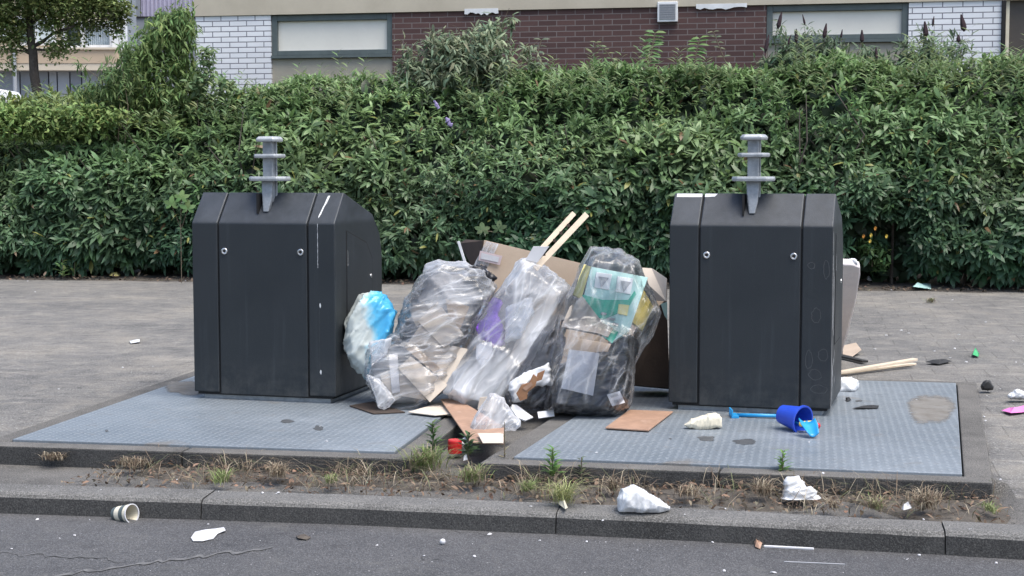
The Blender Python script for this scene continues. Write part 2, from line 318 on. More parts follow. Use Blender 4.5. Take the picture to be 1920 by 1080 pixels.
# ------------------------------------------------------------------ mesh helpers
def tag(o, label=None, cat=None, group=None, kind=None):
    if label: o['label'] = label
    if cat: o['category'] = cat
    if group: o['group'] = group
    if kind: o['kind'] = kind
    return o
def thing(name, loc, rz, label, cat, group=None):
    o = bpy.data.objects.new(name, None); COL.objects.link(o)
    o.location = loc; o.rotation_euler = (0, 0, rz); o.empty_display_size = .1
    return tag(o, label, cat, group)
def pmat(o): return Matrix.Translation(o.location) @ o.rotation_euler.to_matrix().to_4x4()
class MB:
    def __init__(s): s.v = []; s.f = []; s.m = []
    def add(s, vs, fs, mi=0):
        n = len(s.v); s.v += [tuple(x) for x in vs]; s.f += [tuple(i + n for i in f) for f in fs]; s.m += [mi] * len(fs); return s
    def box(s, a, b, mi=0, mat=None):
        x0, y0, z0 = a; x1, y1, z1 = b
        vs = [Vector(p) for p in ((x0,y0,z0),(x1,y0,z0),(x1,y1,z0),(x0,y1,z0),(x0,y0,z1),(x1,y0,z1),(x1,y1,z1),(x0,y1,z1))]
        if mat: vs = [mat @ p for p in vs]
        return s.add(vs, [(0,3,2,1),(4,5,6,7),(0,1,5,4),(1,2,6,5),(2,3,7,6),(3,0,4,7)], mi)
    def prism(s, poly, vec, mi=0):        # planar polygon extruded by vec
        n = len(poly); vec = Vector(vec); a = [Vector(p) for p in poly]; b = [p + vec for p in a]
        fs = [tuple(range(n - 1, -1, -1)), tuple(range(n, 2 * n))] + [(i, (i + 1) % n, (i + 1) % n + n, i + n) for i in range(n)]
        return s.add(a + b, fs, mi)
    def tube(s, pts, rad, seg=8, mi=0, cap=True):
        pts = [Vector(p) for p in pts]; n = len(pts)
        if not isinstance(rad, (list, tuple)): rad = [rad] * n
        vs = []; 
        for i, p in enumerate(pts):
            d = (pts[min(i + 1, n - 1)] - pts[max(i - 1, 0)]).normalized()
            a = d.cross(Vector((0, 0, 1)) if abs(d.z) < .9 else Vector((1, 0, 0))).normalized(); c = d.cross(a)
            for k in range(seg):
                t = 2 * math.pi * k / seg; vs.append(p + (a * math.cos(t) + c * math.sin(t)) * rad[i])
        fs = [(i * seg + k, i * seg + (k + 1) % seg, (i + 1) * seg + (k + 1) % seg, (i + 1) * seg + k) for i in range(n - 1) for k in range(seg)]
        if cap: fs += [tuple(range(seg - 1, -1, -1)), tuple(range((n - 1) * seg, n * seg))]
        return s.add(vs, fs, mi)
    def lathe(s, prof, mat, seg=24, mi=0):  # prof [(r,z)] around z, then mat
        vs = [mat @ Vector((r * math.cos(2 * math.pi * k / seg), r * math.sin(2 * math.pi * k / seg), z)) for r, z in prof for k in range(seg)]
        fs = [(i * seg + k, i * seg + (k + 1) % seg, (i + 1) * seg + (k + 1) % seg, (i + 1) * seg + k) for i in range(len(prof) - 1) for k in range(seg)]
        return s.add(vs, fs, mi)
    def build(s, name, mats, parent=None, world=False, bevel=0, smooth=False, origin=True, solid=0):
        me = bpy.data.meshes.new(name); vs = [Vector(v) for v in s.v]
        o = bpy.data.objects.new(name, me); COL.objects.link(o)
        if parent is not None:
            o.parent = parent
            if world:
                chain = pmat(parent)
                if parent.parent is not None: chain = pmat(parent.parent) @ chain
                inv = chain.inverted(); vs = [inv @ v for v in vs]
        elif origin:
            lo = Vector((min(v.x for v in vs), min(v.y for v in vs), min(v.z for v in vs))); hi = Vector((max(v.x for v in vs), max(v.y for v in vs), max(v.z for v in vs)))
            c = (lo + hi) / 2; c.z = lo.z; vs = [v - c for v in vs]; o.location = c
        me.from_pydata([tuple(v) for v in vs], [], s.f)
        for m_ in (mats if isinstance(mats, (list, tuple)) else [mats]): me.materials.append(m_)
        me.polygons.foreach_set('material_index', s.m)
        if smooth: me.polygons.foreach_set('use_smooth', [True] * len(me.polygons))
        me.validate(); bm = bmesh.new(); bm.from_mesh(me); bmesh.ops.recalc_face_normals(bm, faces=bm.faces); bm.to_mesh(me); bm.free()
        if solid:
            q = o.modifiers.new('solid', 'SOLIDIFY'); q.thickness = solid; q.offset = 0
        if bevel:
            q = o.modifiers.new('bevel', 'BEVEL'); q.width = bevel; q.segments = 2; q.limit_method = 'ANGLE'
        return o
def struct(o): o['kind'] = 'structure'; return o

def slab(pix, Ys, th, mi=0, mb=None):
    """a flat piece (card, board, paper): outline given as picture points at real distances, extruded away from the road"""
    pts = [A(p[0], p[1], y) for p, y in zip(pix, Ys)]
    n = Vector((0, 0, 0))
    for i in range(len(pts)):
        a, b = pts[i], pts[(i + 1) % len(pts)]; n += a.cross(b)
    n.normalize()
    if n.y < 0: n = -n
    mb = mb or MB(); mb.prism(pts, n * th, mi); return mb

def leaves(name, P, D, Nn, Ln, Wd, C, mat, parent=None, world=True, droop=.25):
    """many leaves in one mesh: six-point blades"""
    P, D, Nn = map(np.asarray, (P, D, Nn)); n = len(P)
    D = D / (np.linalg.norm(D, axis=1, keepdims=True) + 1e-9)
    Sd = np.cross(D, Nn); Sd /= (np.linalg.norm(Sd, axis=1, keepdims=True) + 1e-9)
    Up = np.cross(Sd, D)
    Ln = np.asarray(Ln)[:, None]; Wd = np.asarray(Wd)[:, None]; dr = Ln * droop
    v = np.empty((n, 6, 3))
    v[:, 0] = P
    c1 = P + D * Ln * .35 ; c2 = P + D * Ln * .72 - Up * dr * .4
    v[:, 1] = c1 - Sd * Wd * .5 + Up * Wd * .12; v[:, 2] = c1 + Sd * Wd * .5 + Up * Wd * .12
    v[:, 3] = c2 - Sd * Wd * .42; v[:, 4] = c2 + Sd * Wd * .42
    v[:, 5] = P + D * Ln * .98 - Up * dr
    return blade_mesh(name, v, C, mat, parent)
def blade_mesh(name, v, C, mat, parent):
    n = len(v); v = v.reshape(-1, 3)
    loc = None
    if parent is not None:
        inv = np.array(pmat(parent).inverted()); v = v @ inv[:3, :3].T + inv[:3, 3]
    else:
        lo, hi = v.min(0), v.max(0); loc = (lo + hi) / 2; loc[2] = lo[2]; v = v - loc
    b = np.arange(n)[:, None] * 6
    idx = np.concatenate([b + [0, 2, 1], b + [1, 2, 4, 3], b + [3, 4, 5]], axis=1).ravel()
    ls = (np.arange(n)[:, None] * 10 + [0, 3, 7]).ravel(); lt = np.tile([3, 4, 3], n)
    me = bpy.data.meshes.new(name); me.vertices.add(n * 6); me.vertices.foreach_set('co', v.ravel().astype(np.float32))
    me.loops.add(n * 10); me.loops.foreach_set('vertex_index', idx.astype(np.int32))
    me.polygons.add(n * 3); me.polygons.foreach_set('loop_start', ls.astype(np.int32)); me.polygons.foreach_set('loop_total', lt.astype(np.int32))
    me.update(calc_edges=True)
    ca = me.color_attributes.new('Col', 'FLOAT_COLOR', 'POINT')
    cc = np.ones((n, 6, 4)); cc[:, :, :3] = np.asarray(C)[:, None, :]; ca.data.foreach_set('color', cc.ravel().astype(np.float32))
    me.materials.append(mat)
    o = bpy.data.objects.new(name, me); COL.objects.link(o)
    if parent is not None: o.parent = parent
    else: o.location = loc
    return o
def rdir(n):
    d = rng.normal(size=(n, 3)); return d / np.linalg.norm(d, axis=1, keepdims=True)
def vcol(base, n, var=.2, warm=.1):
    k = 1 + rng.normal(size=(n, 1)) * var; c = np.array(base)[None] * np.clip(k, .45, 1.8)
    c[:, 0] *= 1 + rng.normal(size=n) * warm; return np.clip(c, .003, .9)
def noisev(P, sc, off=0): return np.array([noise.noise(Vector((p[0] * sc + off, p[1] * sc, p[2] * sc))) for p in P])

# ------------------------------------------------------------------ ground
kerb_pix = [(0, 963), (640, 984), (1280, 1014), (1920, 1050)]
ROAD, TOPK = -.155, -.062
kp = [G(x, y, ROAD) for x, y in kerb_pix]
kd0 = (kp[0] - kp[1]).normalized(); kd1 = (kp[3] - kp[2]).normalized()
kline = [kp[0] + kd0 * 12, kp[0] + kd0 * 4, kp[0] + kd0 * 1.6] + kp + [kp[3] + kd1 * 1.6, kp[3] + kd1 * 4, kp[3] + kd1 * 12]
def kerb_t(s):                        # t of the kerb's foot at s
    q = [ST(p) for p in kline]
    for (a, ta), (b, tb) in zip(q, q[1:]):
        if s <= b: return ta + (tb - ta) * (s - a) / (b - a)
    return q[-1][1]
r = MB(); r.add([S(-150, -60, ROAD), S(150, -60, ROAD), S(150, 200, ROAD), S(-150, 200, ROAD)], [(0, 1, 2, 3)])
struct(r.build('road', M['asphalt'], origin=False))
for i, pl in enumerate(([(60, 1083), (140, 1073), (250, 1059), (340, 1047), (430, 1035), (520, 1026)], [(0, 1034), (90, 1040), (180, 1050), (240, 1052)])):
    q = MB(); L1 = []; L2 = []
    pts = [G(*p, ROAD + .003) for p in pl]
    fine = [pts[j].lerp(pts[j + 1], k / 8) + Vector((0, random.uniform(-.022, .022) + noise.noise(Vector((j * 8 + k, i, 0)) * .37) * .06, 0)) for j in range(len(pts) - 1) for k in range(8)]
    for p in fine:
        wd = (.018 if i == 0 else .006) * random.uniform(.3, 1.2); L1.append(p + Vector((0, wd, 0))); L2.append(p - Vector((0, wd, 0)))
    n = len(fine); q.add(L1 + L2, [(j, j + 1, n + j + 1, n + j) for j in range(n - 1)]); struct(q.build('road_crack', M['crack']))

# plates: front-left and front-right corners on the ground, rectangle going back
def plate_rect(pa, pb, depth, sh=0.):   # sh: how far the plate leans off the square
    a, b = G(*pa), G(*pb); d = (b - a); wd = d.length; d.normalize(); n = Vector((-d.y, d.x, 0)); return a, d, n, wd, depth, sh
PL = plate_rect((22, 825), (740, 848), 2.75); PR = plate_rect((962, 858), (1805, 890), 2.72)
_q = G(1793, 719) - (PR[0] + PR[1] * PR[3]); PR = PR[:4] + (_q.dot(PR[2]), _q.dot(PR[1]) / _q.dot(PR[2]))
FW = .125
def inrect(p, rect, g=0):
    a, d, n, wd, dep, sh = rect; q = p - a; y = q.dot(n); x = q.dot(d) - sh * y; return -g < x < wd + g and -g < y < dep + g
kw = .175                              # kerb width
sR = ST(PR[0] + PR[1] * (PR[3] + FW))[0]; sL = ST(PL[0] - PL[1] * FW)[0]
tfront = lambda s: np.interp(s, [ST(PL[0])[0], ST(PR[0] + PR[1] * PR[3])[0]], [ST(PL[0])[1], ST(PR[0] + PR[1] * PR[3])[1]]) - FW
sg0 = ST(PL[0] + PL[1] * (PL[3] + FW))[0]; sg1 = ST(PR[0] - PR[1] * FW)[0]
def gh(s, t, p):
    for rc in (PL, PR):
        if inrect(p, rc, FW * .5): return -.11
    tk = kerb_t(s) + kw; tf = tfront(s); d = t - tk
    low = TOPK - .008 - .03 * min(1, max(0, d / .12))
    if sL - .05 <= s <= sR + .02:
        if t <= tf + FW * .6: h = low
        elif sg0 - .2 < s < sg1 + .5: h = lerp(low, -.02, min(1, max(0, (t - tf - .5) / 1.4)))
        else: h = -.012
    else:
        k = min(1, max(0, d / (tf - tk + .55))); h = lerp(TOPK - .004, -.012, k)
    return h + noise.noise(Vector((s * 1.7, t * 1.7, 0))) * .006
ss = sorted(set(list(np.arange(-7, 7, .07)) + list(np.arange(-60, -7, 2)) + list(np.arange(7, 60, 2))))
vs = []; rows = 0
offs = [0] + list(np.arange(.02, 2.2, .06)) + list(np.arange(2.2, 6, .2)) + list(np.arange(6, 20, .7)) + [22, 30, 60]
for o_ in offs:
    for s_ in ss:
        t_ = kerb_t(s_) + kw - .004 + o_; p = S(s_, t_); vs.append(S(s_, t_, gh(s_, t_, p)))
nn = len(ss); fs = [(i * nn + j, i * nn + j + 1, (i + 1) * nn + j + 1, (i + 1) * nn + j) for i in range(len(offs) - 1) for j in range(nn - 1)]
# strip along the kerb gets dirt: soil faces only between kerb and the concrete frames
pv = MB(); pv.add(vs, fs); po = struct(pv.build('pavement', [M['paving'], M['strip_c']], origin=False, smooth=True))
for f_ in po.data.polygons:
    if f_.center.z < -.045: f_.material_index = 1

# kerb stones swept along the kerb line, joints where the photo has them
joints = [ST(G(x, y, TOPK))[0] for x, y in ((383, 930), (1035, 970), (1775, 1000))]
js = joints[:]; 
while js[0] > -14: js.insert(0, js[0] - 1.32)
while js[-1] < 14: js.append(js[-1] + 1.32)
kb = MB(); prof = [(0, ROAD - .05), (.003, ROAD), (.012, TOPK - .024), (.02, TOPK - .011), (.034, TOPK - .003), (.052, TOPK), (kw, TOPK + .001), (kw, ROAD - .05)]
for a, b in zip(js, js[1:]):
    a += .0025; b -= .0025; ns = 14; ring = []
    ja, jb = random.uniform(-.004, .004), random.uniform(-.004, .004)
    for i in range(ns + 1):
        s_ = lerp(a, b, i / ns); e = .006 * (1 if i in (0, ns) else 0)
        jz = lerp(ja, jb, i / ns); t0 = kerb_t(s_)
        ring.append([S(s_, t0 + x + (e if 0 < k < 4 else 0) + noise.noise(Vector((s_ * 9, k, 3))) * .003, z + jz - (e if 2 < k < 6 else 0) + noise.noise(Vector((s_ * 11, k, 0))) * .003) for k, (x, z) in enumerate(prof)])
    m_ = len(prof); base = [p for rr in ring for p in rr]
    fs = [(i * m_ + k, (i + 1) * m_ + k, (i + 1) * m_ + k + 1, i * m_ + k + 1) for i in range(ns) for k in range(m_ - 1)]
    fs += [tuple(range(m_)), tuple(range(ns * m_ + m_ - 1, ns * m_ - 1, -1))]
    kb.add(base, fs)
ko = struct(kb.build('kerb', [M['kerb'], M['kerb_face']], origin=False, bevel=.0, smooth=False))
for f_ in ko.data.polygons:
    if abs(f_.normal.z) < .45: f_.material_index = 1  # shade on the upright kerb faces comes from the darker material

# dirt strip between kerb and frames (lies on the paving)
dm = MB(); L1 = []; 
def strip(sa, sb, n, m_, edge):
    vs = []
    for i in range(n + 1):
        s_ = lerp(sa, sb, i / n); t1 = tfront(s_) + .03; tk_ = kerb_t(s_) + kw + .02; t0 = lerp(tk_, t1, min(.85, max(0, .35 + noise.noise(Vector((s_ * 2.1, 1, 0))) * .9 + .3 * (s_ < -1.2)))) 
        for j in range(m_ + 1):
            t_ = lerp(t0, t1, j / m_); hh = .006 + max(0, noise.noise(Vector((s_ * 5, t_ * 5, 2)))) * .03 + noise.noise(Vector((s_ * 30, t_ * 30, 5))) * .005
            if j == 0: hh = -.01
            vs.append(S(s_, t_, TOPK - .03 * min(1, max(0, (t_ - kerb_t(s_) - kw) / .12)) + hh))
    return vs, [(i * (m_ + 1) + j, (i + 1) * (m_ + 1) + j, (i + 1) * (m_ + 1) + j + 1, i * (m_ + 1) + j + 1) for i in range(n) for j in range(m_)]
v_, f_ = strip(sL + .9, sR + .1, 260, 12, (.03, 0)); dm.add(v_, f_)
struct(dm.build('soil_strip', M['soil'], smooth=True, origin=False))

def make_plate(rect, lab1, lab2):
    a, d, n, wd, dep, sh = rect; rz = math.atan2(d.y, d.x)
    def lean(mb): mb.v = [(x + sh * y, y, z) for x, y, z in mb.v]; return mb
    Rm = Matrix.Translation(a) @ Matrix.Rotation(rz, 4, 'Z')
    o = MB(); o.box((0.002, 0.002, -.09), (wd - .002, dep, 0.004))
    t = lean(o).build('steel_cover_plate', M['tread'], bevel=.004, origin=False); t.matrix_world = Rm
    tag(t, lab1, 'steel plate', 'steel cover plates under the containers')
    f = MB(); zb = -.3; zt = -.006; g = .005
    # four concrete beams butted end to end, front one with joints
    x = -FW
    for x1 in (wd * .48, wd + FW):
        f.box((x + .003, -FW, zb), (x1 - .003, -g, zt)); x = x1
    f.box((-FW, -g + .002, zb), (-g, dep + g, zt)); f.box((wd + g, -g + .002, zb), (wd + FW, dep + g, zt)); f.box((-FW, dep + g + .002, zb), (wd + FW, dep + FW, zt))
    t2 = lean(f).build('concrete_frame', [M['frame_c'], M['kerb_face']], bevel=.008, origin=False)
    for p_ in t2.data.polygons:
        if abs(p_.normal.z) < .5: p_.material_index = 1  # upright frame faces have their shade painted in too
    t2.matrix_world = Rm
    tag(t2, lab2, 'concrete frame', 'concrete frames round the steel plates'); return t
plL = make_plate(PL, 'grey chequered steel plate under the container nearest the young tree', 'grey concrete edging framing the steel plate under the leaning blue bag')
plR = make_plate(PR, 'grey chequered steel plate carrying the blue toy bucket and a container', 'grey concrete edging framing the steel plate with the blue toy bucket')

def plate_stain(plate, cx, cy, rx, ry, mt, name, lift=.0052, n=26, j=.3):
    inv = plate.matrix_world.inverted(); pts = []
    for i in range(n):
        a_ = 2 * math.pi * i / n; k_ = 1 + j * noise.noise(Vector((math.cos(a_) * 1.5, math.sin(a_) * 1.5, cx * .01))) * 1.6; p = G(cx + rx * math.cos(a_) * k_, cy + ry * math.sin(a_) * k_, .004); q = inv @ p; pts.append((q.x, q.y, lift))
    cx_, cy_ = sum(p[0] for p in pts) / n, sum(p[1] for p in pts) / n; rings = [(1.0, 0.), (.75, .6), (.4, 1.), (.02, 1.)]; vs = [(cx_ + (p[0] - cx_) * k * 1.25, cy_ + (p[1] - cy_) * k * 1.25, lift) for k, _ in rings for p in pts]
    o = MB().add(vs, [(r_ * n + i, r_ * n + (i + 1) % n, (r_ + 1) * n + (i + 1) % n, (r_ + 1) * n + i) for r_ in range(3) for i in range(n)] + [tuple(range(3 * n, 4 * n))]).build(name, M[mt], plate)
    ca = o.data.color_attributes.new('Edge', 'FLOAT_COLOR', 'POINT')
    for i in range(len(o.data.vertices)): e_ = rings[i // n][1]; ca.data[i].color = (e_, e_, e_, 1)
M['oil'] = simple('oil_stain', (.07, .075, .08), (.10, .105, .11), rough=.5, scale=20); M['dirt'] = simple('dried_dirt', (.15, .135, .115), (.21, .20, .185), rough=.95, scale=9, bstr=.5, c3=(.25, .25, .24))
for k_ in ('oil', 'dirt'):
    nt = M[k_].node_tree; at = N(nt, 'ShaderNodeAttribute', attribute_name='Edge'); oc = N(nt, 'ShaderNodeTexCoord').outputs['Object']; tr = N(nt, 'ShaderNodeBsdfTransparent'); mx = N(nt, 'ShaderNodeMixShader')
    L(nt, maprange(nt, math_(nt, 'ADD', at.outputs['Fac'], math_(nt, 'MULTIPLY', nz(nt, oc, 16, 5, .7), 1.1)), .75, 1.25, 0, .85), mx.inputs[0]); L(nt, tr.outputs[0], mx.inputs[1]); L(nt, nt.nodes['Principled BSDF'].outputs[0], mx.inputs[2]); L(nt, mx.outputs[0], nt.nodes['Material Output'].inputs[0])
for x_, y_, a_, b_ in ((1325, 823, 16, 4.5), (1398, 829, 20, 5.5), (1257, 823, 3, 1.5), (1610, 752, 6, 2)): plate_stain(plR, x_, y_, a_, b_, 'oil', 'stain')
for x_, y_, a_, b_ in ((598, 803, 10, 4), (540, 790, 14, 3), (200, 808, 3, 2)): plate_stain(plL, x_, y_, a_, b_, 'oil', 'stain')
plate_stain(plR, 1748, 768, 40, 26, 'dirt', 'dirt_patch', .0056); plate_stain(plL, 345, 728, 38, 13, 'dirt', 'dirt_patch', .0056)

# ------------------------------------------------------------------ containers
W_, D_, BEV, H_ = .885, .78, 1.03, 1.205
profS = [(0, .035), (0, BEV), (.15, H_), (.62, 1.07), (.745, .95), (.78, .83), (.78, .035)]
def make_bin(loc, rz, label):
    t = thing('waste_container', loc, rz, label, 'waste container', 'underground waste containers')
    hw = W_ / 2; sw = .165; g = .0045
    def slice_(x0, x1, name, inset=0, z0=None):
        pr = [(lerp(y, .39, inset), lerp(z, .6, inset)) for y, z in profS]
        if z0 is not None: pr[0] = (pr[0][0], z0); pr[-1] = (pr[-1][0], z0)
        return MB().prism([(x0, y, z) for y, z in pr], (x1 - x0, 0, 0)).build(name, M['bin'] if not inset else M['black'], t, bevel=.006 if not inset else 0)
    body = slice_(-hw + sw + g, hw - sw - g, 'front_panel')
    slice_(-hw, -hw + sw - g, 'side_panel', z0=.045); slice_(hw - sw + g, hw, 'side_panel', z0=.045)
    slice_(-hw + .02, hw - .02, 'inner_core', .03, z0=.03)
    b = MB(); b.box((-hw + .05, .03, 0), (hw - .045, D_ - .03, .034)); b.build('base', M['galv'], t)
    for x in (-.236, .236):
        m_ = Matrix.Translation((x, 0, .868)) @ Matrix.Rotation(math.pi / 2, 4, 'X')
        k = MB(); k.lathe([(0.0005, .004), (.008, .004), (.0085, .007), (.018, .009), (.019, .004), (.019, -.004)], m_, 20); lk = k.build('lock', M['chrome'], t, smooth=True)
        q = MB(); q.lathe([(.0005, .0075), (.009, .0075), (.009, .003)], m_, 14); q.build('lock_core', M['black'], lk)
    # side hatch (towards the heap), groove round it
    for sx, mt, pr, e in ((hw, M['black'], .0015, .008), (hw, M['bin'], .0035, 0)):
        poly = [(.185, .98), (.50, .90), (.60, .80), (.60, .38), (.185, .38)]; cy, cz = .4, .7
        poly = [(y + (e if y > cy else -e), z + (e if z > cz else -e)) for y, z in poly]
        o = MB().prism([(sx - .01, y, z) for y, z in poly], (pr + .01, 0, 0)).build('hatch_gap' if e else 'side_hatch', mt, t)
    h = o
    m_ = Matrix.Translation((hw + .002, .575, .70)) @ Matrix.Rotation(math.pi / 2, 4, 'Y')
    MB().lathe([(.0005, .006), (.011, .006), (.013, .0)], m_, 14).build('hatch_lock', M['chrome'], h)
    MB().box((hw + .003, .19, .78), (hw + .006, .196, .87)).build('hatch_hinge', M['chrome'], h)
    # lifting mushroom: stem of two flanges and a web, three rounded plates
    y0 = .115; lp = MB()
    lp.box((-.031, y0 - .03, 1.24), (.031, y0 - .016, 1.50)); lp.box((-.026, y0 + .016, 1.14), (.036, y0 + .03, 1.50)); lp.box((-.010, y0 - .016, 1.15), (.026, y0 + .016, 1.50))
    lp.prism([(-.036, y0 - .038, 1.275), (.036, y0 - .038, 1.275), (.030, y0 - .055, 1.16), (.018, y0 - .07, 1.095), (-.014, y0 - .07, 1.095), (-.026, y0 - .055, 1.16)], (0, .03, 0))
    post = lp.build('lifting_post', M['galv'], t, bevel=.004)
    MB().box((-.05, .035, 1.085), (-.0405, .13, 1.2)).build('slot', M['black'], t)
    def rplate(cx, cz, wx, wy, th, top):
        pts = [(wx * sx * a, wy * sy * b_) for sx, sy, a, b_ in ((-1,-1,1,.4),(-1,-1,.7,1),(1,-1,.7,1),(1,-1,1,.4),(1,1,1,.4),(1,1,.7,1),(-1,1,.7,1),(-1,1,1,.4))]
        q = MB(); ring = lambda k, z: [(cx + x * k, y0 + y * k, z) for x, y in pts]
        R3 = [ring(.96, cz - th / 2), ring(1, cz), ring(.82 if top else .97, cz + th / 2)]
        vs = R3[0] + R3[1] + R3[2]; fs = [(i + j * 8, (i + 1) % 8 + j * 8, (i + 1) % 8 + j * 8 + 8, i + j * 8 + 8) for j in (0, 1) for i in range(8)] + [tuple(range(7, -1, -1)), tuple(range(16, 24))]
        q.add(vs, fs); return q.build('lifting_disc', M['galv_l'], post, bevel=.004)
    rplate(0, 1.512, .073, .07, .030, True); rplate(0, 1.415, .086, .075, .022, False); rplate(0, 1.284, .116, .09, .026, False)
    return t
M['galv_l'] = simple('galvanised_steel_bright', (.44, .46, .48), (.30, .32, .33), rough=.45, scale=20, metal=.25, bstr=.15)
RB = -R(15)
bx = Vector((math.cos(RB), math.sin(RB), 0))
def face_patch(parent, pts, off=.0015, name='stain', mt=None, plane='front'):
    """a thin mark on the front, the front slope or the side of a container: pts are (x,z) or slope coordinates"""
    vs = []
    for x, z in pts:
        if plane == 'front': vs.append((x, -off, z))
        elif plane == 'slope':
            k = (z - BEV) / (H_ - BEV); nrm = Vector((0, -(H_ - BEV), .15)).normalized(); p = Vector((x, .15 * k, z)) + nrm * off; vs.append(tuple(p))
        elif plane == 'side': vs.append((W_ / 2 + off, x, z))
    q = MB(); q.add(vs, [tuple(range(len(vs)))]); return q.build(name, mt or M['stain'], parent)
def blob(cx, cz, rx, rz_, n=14, j=.25): return [(cx + rx * math.cos(a) * random.uniform(1 - j, 1 + j), cz + rz_ * math.sin(a) * random.uniform(1 - j, 1 + j)) for a in np.linspace(0, 2 * math.pi, n, endpoint=False)]
def ringpatch(parent, cx, cz, rx, rz_, w_=.004, mt=None):
    o_ = blob(cx, cz, rx, rz_, 16, .15); q = MB(); n = len(o_)
    inn = [(cx + (x - cx) * (1 - w_ / rx), cz + (z - cz) * (1 - w_ / rz_)) for x, z in o_]
    q.add([(x, -.0015, z) for x, z in o_ + inn], [(i, (i + 1) % n, n + (i + 1) % n, n + i) for i in range(n)]); return q.build('dried_splash', mt or M['stain'], parent)
cL = G(630, 759) - bx * (W_ / 2); cR = G(1557, 782) - bx * (W_ / 2)
binL = make_bin(cL, RB, 'dark grey waste container with a long white dropping streak down its front')
def copy_tree(o, parent=None):
    c = o.copy(); COL.objects.link(c); c.parent = parent
    for ch in list(o.children): copy_tree(ch, c)
    return c
binR = copy_tree(binL); binR.location = cR
binR.rotation_euler.z = -R(16.5); binR['label'] = 'dark grey waste container with cloudy stains, beside the blue toy bucket'
# marks on the left one: the white streak
def streak(parent, x, z0, z1, w0, mt, plane='front', n=26):
    l = []; r_ = []
    for i in range(n):
        k = i / (n - 1); z = lerp(z0, z1, k); ww = w0 * random.uniform(.35, 1.1); xx = x + random.uniform(-.001, .001); l.append((xx - ww, z)); r_.append((xx + ww, z))
    return face_patch(parent, l + r_[::-1], name='dropping_streak', mt=mt, plane=plane)
face_patch(binL, [(.352, 1.185), (.366, 1.187), (.360, 1.15), (.350, 1.12), (.345, 1.085), (.336, 1.06), (.333, 1.07), (.338, 1.10), (.346, 1.14)], name='dropping', mt=M['dropping'], plane='slope')
streak(binL, .340, 1.03, .78, .0018, M['scuff']); streak(binL, .347, .60, .20, .0012, M['stain'])
for z in (.565, .185): face_patch(binL, blob(.352, z, .005, .012), name='dropping', mt=M['dropping'])
# pale worn ridge and droppings of the right one
face_patch(binR, [(-.428, 1.182), (-.285, 1.182), (-.287, 1.201), (-.428, 1.201)], name='scuff', mt=M['dropping'], plane='slope')
face_patch(binR, [(-.270, 1.182), (-.215, 1.185), (-.20, 1.201), (-.270, 1.201)], name='scuff', mt=M['dropping'], plane='slope')
for (x, z, rx, rz_) in ((.36, .55, .028, .04), (.40, .34, .028, .035), (.325, .31, .022, .05), (.36, .23, .035, .03), (.38, .15, .045, .025), (.33, .82, .02, .02), (.41, .80, .018, .05)): ringpatch(binR, x, z, rx, rz_)
for (x, z, rx, rz_) in ((.012, .30, .008, .22), (.02, .75, .010, .16), (.010, .10, .010, .08), (.04, .55, .010, .10), (.012, .95, .007, .06), (.07, .2, .012, .12), (.1, .62, .01, .16)): face_patch(binR, blob(x, z, rx, rz_, 18, .35), name='worn_edge', mt=M['scuff'], plane='side')
for i in range(9): face_patch(binR, blob(.05 + .022 * i, random.uniform(.1, .6), .006, .02), off=.0022, name='side_scuff', mt=M['scuff'], plane='side')

# ------------------------------------------------------------------ hedge and plants behind
T_H = ST(G(960, 533))[1]
hedge_top_pix = [(-200, 200), (0, 192), (150, 196), (260, 200), (380, 186), (500, 180), (560, 160), (700, 152), (850, 150), (960, 146), (1100, 140), (1250, 128), (1400, 130), (1500, 120), (1700, 118), (1800, 112), (1920, 120), (2200, 120)]
TOPT = 1.7
_tp = [FP(x, y, T_H + TOPT) for x, y in hedge_top_pix]
def hedge_top(s): return np.interp(s, [a for a, b in _tp], [b for a, b in _tp])
s0h, s1h = _tp[0][0] - 1.5, _tp[-1][0] + 1.5
hedge = thing('hedge', S((s0h + s1h) / 2, T_H + .6, 0), -AL, 'long dense dark green laurel hedge with narrow leaves behind the containers', 'hedge')
def hedge_surface(n):
    s = rng.uniform(s0h, s1h, n); k = rng.uniform(0, 1, n) ** .9
    zt = hedge_top(s)
    kz = [0, .2, .55, .78, 1.0, 1.25]; 
    k = k * 1.25
    z = np.interp(k, kz, [.17, .45, 1.15, 1.75, 2.4, 2.42]) * (zt / 2.42); t = np.interp(k, kz, [.35, .02, .18, .65, 1.55, 2.3])
    lump = noisev(np.stack([s, z * 1.2, t], 1), .9, 3) * .6 + noisev(np.stack([s, z, t], 1), 2.1, 9) * .5
    ang = np.interp(k, kz, [-.35, .05, .3, .75, 1.25, 1.5])        # normal elevation
    nt_ = -np.cos(ang); nz_ = np.sin(ang)
    dep = rng.exponential(.11, n) - .04 - lump * .42
    dep[k > .9] *= .7
    t = t - nt_ * dep; z = z - nz_ * dep
    return s, t, z, nt_, nz_, k, lump
